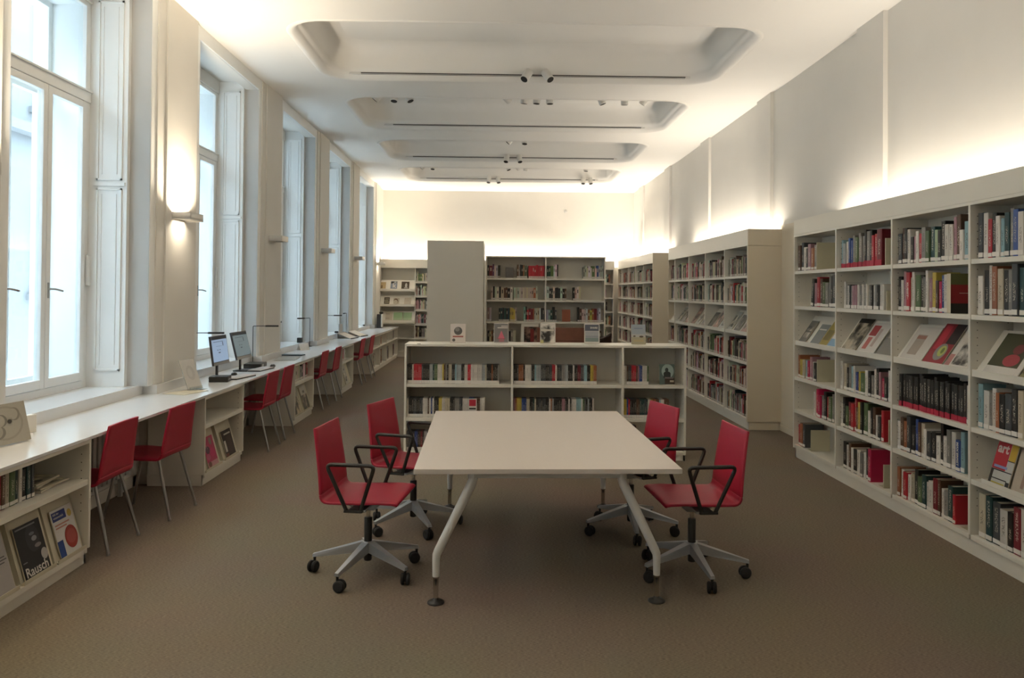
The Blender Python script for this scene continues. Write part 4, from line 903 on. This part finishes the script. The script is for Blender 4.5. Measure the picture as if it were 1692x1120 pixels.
lean_mag('magazine', 'tall white leaflet with dark blots in the third counter cabinet', 13.0, .24, .32, (.9, .88, .8), [('r', 0, 0, 1, 1, (.50, .48, .42)), ('r', .2, .15, .8, .4, PH), ('r', .2, .5, .8, .6, PH), ('r', .2, .75, .8, .9, PH)])

# ------------------------------------------------------------------ things on the counter
CZ = .7858
def monitor(label, cx, cy, rz, w, h, z0, scr, tilt=0):
    t = thing('computer_monitor', label, 'monitor', (cx, cy, CZ), rz, 'computer monitors')
    a = MB(); a.T = Matrix.Translation((0, 0, z0 - CZ)) @ Matrix.Rotation(-tilt, 4, 'X')
    a.cbox(-w / 2, w / 2, 0, .02, 0, h, .004).hexa([(-w / 3, .02, .05), (w / 3, .02, .05), (w / 3, .02, h - .05), (-w / 3, .02, h - .05), (-w / 4, .05, .1), (w / 4, .05, .1), (w / 4, .05, h - .1), (-w / 4, .05, h - .1)]); build(a, 'monitor_shell', 'greyscr', t, local=True)
    a = MB(); a.T = Matrix.Translation((0, 0, z0 - CZ)) @ Matrix.Rotation(-tilt, 4, 'X'); a.box(-w / 2 + .012, w / 2 - .012, -.0012, 0, .035, h - .012)
    s = build(a, 'screen', scr, t, local=True)
    a = MB(); a.T = Matrix.Translation((0, 0, z0 - CZ)) @ Matrix.Rotation(-tilt, 4, 'X')
    for q in ((-.16, .10, .235, .239), (-.10, .06, .19, .192), (-.08, -.05, .15, .156), (-.02, .01, .15, .156), (-.05, .0, .12, .13), (.08, .095, .19, .23)): a.box(q[0], q[1], -.002, -.0012, q[2] * h / .3, q[3] * h / .3)
    a.box(-w / 2 + .012, w / 2 - .012, -.002, -.0012, h - .04, h - .012); build(a, 'screen_text', flat((.02, .03, .05)), t, local=True)
    a = MB(); a.T = Matrix.Translation((0, 0, z0 - CZ)) @ Matrix.Rotation(-tilt, 4, 'X'); a.box(-w / 2 + .004, w / 2 - .004, -.0015, 0, .0, .03); build(a, 'lower_bezel', 'steel', t, local=True)
    build(MB().cbox(-.02, .02, .045, .06, .01, z0 - CZ + .15, .003).cbox(-.10, .10, -.06, .10, 0, .012, .005), 'monitor_stand', 'black', t, local=True)
    return t
mr = R(85)
monitor('computer monitor with pale blue lit page, the first of the two on the counter', -2.83, 8.0, R(89), .43, .30, .925, 'screen', R(8))
monitor('computer monitor with dim grey-green page, behind the first on the counter', -2.83, 8.72, R(89), .47, .31, .925, 'screen2', R(14))
def on(name, label, cat, mats_boxes, group=None):
    t = thing(name, label, cat, mats_boxes[0], R(mats_boxes[1]), group)
    for nm, mt, mb in mats_boxes[2]: build(mb, nm, mt, t, local=True)
    return t
on('mini_computer', 'small black computer box at the foot of the first monitor', 'computer', ((-2.74, 7.70, CZ), 8, [('computer_case', 'black', MB().cbox(-.09, .09, -.09, .09, 0, .055, .008)), ('front_slot', 'steel', MB().box(.0905, .0915, -.05, .05, .02, .03))]), 'small computer boxes')
on('mini_computer', 'flat black computer box between the second monitor and its keyboard', 'computer', ((-2.84, 9.13, CZ), 5, [('computer_case', 'black', MB().cbox(-.10, .10, -.16, .16, 0, .05, .008)), ('side_badge', 'steel', MB().box(.1005, .1015, -.10, -.03, .008, .042))]), 'small computer boxes')
for lb, x, y, rz in (('slim white keyboard with dark base in front of the first monitor', -2.655, 8.03, 80), ('slim white keyboard with dark base in front of the second monitor', -2.68, 8.83, 84)):
    kb = [('keyboard_base', 'black', MB().cbox(-.20, .20, -.075, .075, 0, .010, .004)), ('key_field', 'label', MB().cbox(-.197, .197, -.072, .072, .010, .016, .002))]
    kk = MB()
    for r_ in range(5):
        for c_ in range(14): kk.box(-.19 + c_ * .0272, -.19 + c_ * .0272 + .023, -.065 + r_ * .0265, -.065 + r_ * .0265 + .022, .016, .0185)
    kb.append(('keys', flat((.58, .56, .56)), kk)); on('keyboard', lb, 'keyboard', ((x, y, CZ), rz, kb), 'keyboards')
for lb, x, y in (('black mouse behind the first keyboard, nearer the window', -2.80, 8.28), ('black mouse past the far end of the second keyboard', -2.655, 9.20)):
    m_ = MB(); m_.T = Matrix.Diagonal((1, 1.7, .75, 1)); m_.lathe([(.001, .040), (.015, .038), (.026, .028), (.031, .014), (.030, .0)][::-1], 20); on('computer_mouse', lb, 'mouse', ((x, y, CZ), 10, [('mouse_body', 'black', m_), ('scroll_wheel', 'steel', MB().box(-.002, .002, -.03, -.02, .022, .031))]), 'computer mice')
# slim desk lamps
LP = [(-3.13, 8.00, SILL, 1.245, (.30, .02), 'black angled reading lamp beside the first computer monitor'), (-3.02, 9.60, CZ, 1.245, (.29, .05), 'black angled reading lamp behind the second monitor'),
      (-3.02, 12.50, CZ, 1.245, (-.13, -.24), 'black reading lamp bent towards the camera, third window'), (-3.02, 10.80, CZ, 1.24, (-.07, .28), 'thin lamp post against the near edge of third window'),
      (-3.02, 13.68, CZ, 1.25, (.26, .03), 'black lamp head reaching out in front of the fourth window'), (-3.02, 15.50, CZ, 1.24, (.0, -.27), 'thin lamp post before the pier beyond the fourth window'),
      (-3.02, 18.9, CZ, 1.15, (.02, .2), 'thin dark lamp post by the fifth window')]
for x, y, z0, zt, (dx, dy), lb in LP:
    t = thing('desk_lamp', lb, 'lamp', (x, y, z0 + .002), 0, 'reading lamps along the counter'); L_ = math.hypot(dx, dy); ux, uy = dx / L_, dy / L_
    build(MB().lathe([(.036, 0), (.037, .004), (.034, .008)], 20), 'lamp_base', 'black', t, local=True)
    h = zt - z0; build(MB().tube(rounded([(0, 0, .006), (0, 0, h), (dx * .55, dy * .55, h)], .012, 3, False), .0048, 8), 'lamp_arm', 'black', t, local=True)
    a = MB(); a.T = Matrix.Rotation(math.atan2(uy, ux), 4, 'Z'); a.cbox(L_ * .5, L_ + .01, -.014, .014, h - .010, h + .010, .005); build(a, 'lamp_head', 'black', t, local=True)
for x, y, lb, s in ((-3.125, 12.28, 'square black socket box on the third window sill', .035), (-3.13, 15.1, 'small black socket box on the fourth window sill', .03), (-3.13, 18.2, 'small black socket box on the fifth window sill', .025)):
    o = build(MB().cbox(-s, s, -s, s, 0, s * (2.2 if s > .034 else 1.2), .004).cbox(-s * .7, s * .7, -s - .003, -s, s * .3, s, .001), 'socket_box', 'black', None, (0, 0, 0)); o.location = (x, y, SILL + .002); tag(o, lb, 'socket', 'socket boxes')
# leaflet stand and sheet, near-end print and box
t = thing('leaflet_stand', 'clear acrylic stand holding a pale patterned leaflet, before the first monitor', 'leaflet stand', (-2.72, 7.05, CZ), R(75))
build(MB().cbox(-.09, .09, -.05, .07, 0, .004, .001).cbox(-.09, .09, .0, .004, .003, .03, .001), 'stand_base', 'acrylic', t, local=True)
a = MB(); a.T = Matrix.Translation((0, .01, .004)) @ Matrix.Rotation(R(-22), 4, 'X'); a.cbox(-.10, .10, .003, .006, 0, .29, .001); build(a, 'stand_back', 'acrylic', t, local=True)
o = slab('leaflet', 'pale leaflet with faint grey drawing, standing in the acrylic stand', 'leaflet', (0, 0, 0), .19, .28, .002, 0, 0, (.9, .9, .85), [('r', 0, 0, 1, 1, (.52, .50, .47)), ('e', .2, .3, .8, .8, (.44, .42, .40)), ('e', .3, .4, .6, .7, (.50, .49, .46))]); o.matrix_world = Matrix.Translation((-2.72, 7.05, CZ)) @ Matrix.Rotation(R(75), 4, 'Z') @ Matrix.Translation((-.095, .0075, .009)) @ Matrix.Rotation(R(-22), 4, 'X')
o = build(MB().cbox(-.16, .16, -.11, .11, 0, .003, .001), 'desk_pad', 'bookcream', None, (0, 0, 0)); o.location = (-2.74, 6.86, CZ); o.rotation_euler.z = R(72); tag(o, 'thin cream folder lying flat before the acrylic leaflet stand', 'folder')
o = slab('display_panel', 'grey panel printed with swirling round shapes, propped at the counter end closest to camera', 'panel', (-2.845, 4.36, CZ + .006), .33, .235, .02, R(80), R(14), (.6, .57, .5), [('r', 0, 0, 1, 1, (.36, .33, .27)), ('e', .1, .1, .9, .95, (.30, .275, .22)), ('e', .15, .15, .85, .9, (.36, .33, .27)), ('e', .12, .15, .48, .5, (.20, .185, .15)), ('e', .12, .18, .42, .52, (.34, .31, .25)), ('e', .3, .45, .55, .75, (.16, .15, .12)), ('e', .26, .45, .5, .74, (.35, .32, .26)), ('e', .6, .55, .85, .88, (.22, .2, .16)), ('e', .58, .58, .8, .86, (.36, .33, .27)), ('e', .55, .5, .64, .6, (.05, .045, .04))])
o = build(MB().cbox(0, .10, 0, .05, 0, .11, .002).box(.005, .095, .005, .045, .1102, .1104), 'white_box', 'lam', None, (0, 0, 0)); o.location = (-2.95, 4.86, CZ); o.rotation_euler.z = R(70); tag(o, 'small white box standing behind the grey swirl panel', 'box')
# folders and papers past the computers
for i, (x, y, w, h, c, lb) in enumerate(((-2.84, 10.70, .30, .16, (.02, .04, .05), 'dark blue-black folder lying on top of the papers, past the computers'), (-2.77, 10.25, .27, .5, (.45, .46, .45), 'loose grey-white sheets lying on the counter past the computers'))):
    o = build(MB().cbox(-w / 2, w / 2, -h / 2, h / 2, 0, .012 if i == 0 else .004, .002).box(-w / 2 + .003, w / 2 - .003, -h / 2 + .003, h / 2 - .003, .013 if i == 0 else .0042, .0135 if i == 0 else .0045), 'folder' if i == 0 else 'paper_sheets', flat(c), None, (0, 0, 0)); o.location = (x, y + (.1 if i == 0 else 0), CZ + (.0005)); o.rotation_euler.z = R(8 if i else -4); tag(o, lb, 'folder' if i == 0 else 'papers')
o = build(MB().hexa([(-.10, -.02, 0), (.10, -.02, 0), (.10, -.018, 0), (-.10, -.018, 0), (-.10, .018, .10), (.10, .018, .10), (.10, .02, .10), (-.10, .02, .10)]).hexa([(-.10, .058, 0), (.10, .058, 0), (.10, .06, 0), (-.10, .06, 0), (-.10, .018, .10), (.10, .018, .10), (.10, .02, .10), (-.10, .02, .10)]), 'folded_card', 'label', None, (0, 0, 0)); o.location = (-2.92, 11.75, CZ + .001); o.rotation_euler.z = R(60); tag(o, 'white folded card standing on the counter at the third window', 'card')
# book stands near the far end
for j, (x, y) in enumerate(((-2.86, 14.72), (-2.80, 15.45))):
    t = thing('book_stand', ('low silver reading stand with a grey book, at the pier past the fourth window', 'low silver reading stand with dark edge, beyond the first one')[j], 'book stand', (x, y, CZ + .001), R(80), 'reading stands')
    build(MB().hexa([(-.2, -.16, 0), (.2, -.16, 0), (.2, -.15, .0), (-.2, -.15, .0), (-.2, .10, .10), (.2, .10, .10), (.2, .11, .105), (-.2, .11, .105)]).box(-.2, -.19, -.15, .1, 0, .01).box(.19, .2, -.15, .1, 0, .01).box(-.2, .2, .095, .105, 0, .1), 'stand_plate', 'steel', t, local=True)
    build(MB().hexa([(-.2, -.168, 0), (.2, -.168, 0), (.2, -.16, 0), (-.2, -.16, 0), (-.2, -.168, .014), (.2, -.168, .014), (.2, -.16, .016), (-.2, -.16, .016)]), 'stand_lip', 'black', t, local=True)
    if j == 0: build(MB().box(-.09, .09, .112, .125, .01, .27), 'upright_card', 'reveal', t, local=True)
# dark case with a round top at the very end of the counter
t = thing('projector_case', 'dark rounded machine with a white side, at the far end of the counter', 'machine', (-2.82, 18.75, CZ + .001), 0)
pr = [(.0, 0), (.20, 0), (.20, .30), (.12, .34), (.05, .33), (.015, .26)]
a = MB(); a.add([(-.10, y, z) for y, z in pr] + [(.02, y, z) for y, z in pr], [tuple(range(6)), tuple(range(11, 5, -1))] + [(i, (i + 1) % 6, 6 + (i + 1) % 6, 6 + i) for i in range(6)]); build(a, 'machine_body', 'greyscr', t, local=True)
build(MB().cbox(.022, .04, -.09, .12, 0.03, .34, .004), 'white_side', 'label', t, local=True); build(MB().lathe([(.02, .335), (.05, .35), (.05, .385), (.03, .40)], 16, 0, (0, .08, 0)), 'round_head', 'black', t, local=True)

# ------------------------------------------------------------------ end wall display and the brown bench
GD = 'prints on the sloping shelves of the end wall'
for lb, x, z, w, h, c, art in (
  ('ochre leaflet with a small dark figure, top sloping shelf on the end wall', -2.99, 1.752, .13, .19, (.8, .6, .3), [('r', 0, 0, 1, 1, (.45, .33, .17)), ('r', .1, .05, .35, .5, (.12, .07, .03))]),
  ('blue-grey leaflet with a white letter k, top sloping shelf on the end wall', -2.74, 1.752, .17, .22, (.5, .55, .6), [('r', 0, 0, 1, 1, (.20, .24, .30)), ('r', .05, .7, .95, .95, PH)]),
  ('dark brown leaflet with a pale shape, top sloping shelf on the end wall', -2.46, 1.752, .20, .21, (.5, .4, .2), [('r', 0, 0, 1, 1, (.05, .03, .012)), ('e', .45, .1, .75, .8, (.4, .38, .33)), ('r', .35, .05, .85, .2, (.3, .28, .24))]),
  ('black and cream striped leaflet, middle sloping shelf on the end wall', -2.90, 1.362, .14, .19, (.8, .7, .5), [('r', 0, 0, 1, 1, (.06, .045, .02)), ('r', .15, .2, .9, .3, (.45, .4, .28)), ('r', .1, .45, .8, .55, (.45, .4, .28)), ('r', .2, .7, .9, .8, (.4, .35, .25))]),
  ('cream leaflet with a brown arc, middle sloping shelf on the end wall', -2.66, 1.362, .15, .17, (.9, .8, .6), [('r', 0, 0, 1, 1, (.50, .44, .33)), ('e', .0, -.1, .8, .9, (.12, .06, .03)), ('e', .0, -.1, .72, .72, (.48, .42, .31))]),
  ('plain cream leaflet, middle sloping shelf on the end wall', -2.38, 1.362, .17, .18, (1, 1, 1), [('r', 0, 0, 1, 1, (.52, .46, .36)), ('r', .2, .5, .8, .53, (.4, .34, .26))]),
  ('white leaflet with two dark lines, lower sloping shelf on the end wall', -2.86, .947, .17, .22, (1, 1, 1), [('r', 0, 0, 1, 1, (.5, .44, .34)), ('r', .0, .2, .6, .25, (.15, .12, .1)), ('r', .0, .75, .6, .8, (.15, .12, .1))]),
  ('green leaflet on the lower sloping shelf, on its window side', -2.66, .947, .23, .22, (.5, .8, .4), [('r', 0, 0, 1, 1, (.28, .42, .22)), ('r', .0, .0, 1, .3, (.36, .47, .28))]),
  ('green leaflet on the lower sloping shelf, on its divider side', -2.41, .947, .22, .22, (.5, .8, .4), [('r', 0, 0, 1, 1, (.30, .44, .24)), ('r', .0, .0, 1, .3, (.38, .49, .30))])):
    o = slab('leaflet', lb, 'leaflet', (x, 19.792, z), w, h, .003, 0, R(29), c, art, GD)
    if 'letter k' in lb: lettering(o, 'k', .05, .03, .19, WH, bold=.004)
t = thing('framed_picture', 'pale framed print with dark red figure, standing on the two-bay bookcase', 'picture', (.5, 12.8, .84))
build(MB().cbox(.405, .70, 12.796, 12.815, .841, 1.165, .003), 'picture_frame', 'lam', t); a = MB().box(.455, .70, 12.794, 12.7958, .86, 1.12); q = build(a, 'picture_print', 'photo', t); q.color = (.4, .25, .2, 1)
build(MB().box(.56, .62, 12.792, 12.7938, .87, 1.08), 'red_figure', flat((.22, .02, .02)), t)
t = thing('wooden_bench', 'high-backed red-brown wooden bench with dark curved arm, behind the low shelf', 'bench', (1.15, 11.5, 0))
build(MB().cbox(.60, 1.50, 11.45, 11.50, .55, 1.17, .01).cbox(.60, 1.50, 11.44, 11.45, .98, .99, .003), 'bench_back', 'brownwood', t)
build(MB().cbox(.60, 1.50, 11.46, 11.95, .42, .55, .02), 'bench_seat', 'darkwood', t)
pts = [(1.45, 11.44, .98), (1.60, 11.50, 1.01), (1.72, 11.62, 1.07), (1.76, 11.85, 1.05)]
build(MB().hexa([(1.46, 11.50, .55), (1.72, 11.6, .55), (1.74, 11.63, .55), (1.46, 11.53, .55), (1.46, 11.50, 1.0), (1.72, 11.6, 1.06), (1.74, 11.63, 1.06), (1.46, 11.53, 1.0)]).tube(pts, .018, 8), 'bench_arm', 'darkwood', t)
for x in (.63, 1.47): 
    for y in (11.49, 11.90): build(MB().cbox(x - .02, x + .02, y - .02, y + .02, 0, .42, .004), 'bench_leg', 'darkwood', t)

# ------------------------------------------------------------------ light
def area(name, loc, sx, sy, rot, pw, col):
    ld = bpy.data.lights.new(name, 'AREA'); ld.shape = 'RECTANGLE'; ld.size = sx; ld.size_y = sy; ld.energy = pw; ld.color = col
    lo = bpy.data.objects.new(name, ld); COL.objects.link(lo); lo.location = loc; lo.rotation_euler = rot; return lo
WARM = (1, .90, .77)
for nm, lb, x, y0, y1, z, pw in (('cove_light', 'warm light strip hidden behind the top board of the long wall bookcase', 3.44, 2.3, 7.9, 2.33, 38),
                         ('cove_light', 'warm light strip hidden on top of the second wall bookcase', 3.46, 9.62, 13.9, 2.335, 42),
                         ('cove_light', 'warm light strip hidden on top of the third wall bookcase', 3.46, 15.5, 19.8, 2.335, 50)):
    t = thing(nm, lb, 'light strip', (x, (y0 + y1) / 2, z)); build(MB().box(x - .02, x + .02, y0, y1, z - .01, z + .012), 'light_strip', 'legwhite', t)
    area('cove_lamp', (x, (y0 + y1) / 2, z + .02), .05, y1 - y0 - .05, (PI, 0, 0), pw, WARM)
t = thing('cove_light', 'warm light strip hidden on top of the end wall bookcase', 'light strip', (.2, 20.05, 2.335)); build(MB().box(-2.9, 3.2, 20.03, 20.07, 2.32, 2.342), 'light_strip', 'legwhite', t)
area('cove_lamp', (.15, 20.05, 2.35), 6.0, .05, (PI, 0, 0), 60, WARM)
w = bpy.data.worlds.new('world'); SC.world = w; w.use_nodes = True; nt = w.node_tree
bg = nt.nodes['Background']; bg.inputs[0].default_value = (.80, .88, 1.0, 1); bg.inputs[1].default_value = 8
SC.view_settings.view_transform = 'Standard'; SC.view_settings.look = 'None'; SC.view_settings.gamma = 1; SC.view_settings.use_curve_mapping = False
SC.view_settings.exposure = 0.68
SC.cycles.max_bounces = 8; SC.cycles.diffuse_bounces = 5; SC.cycles.transparent_max_bounces = 12
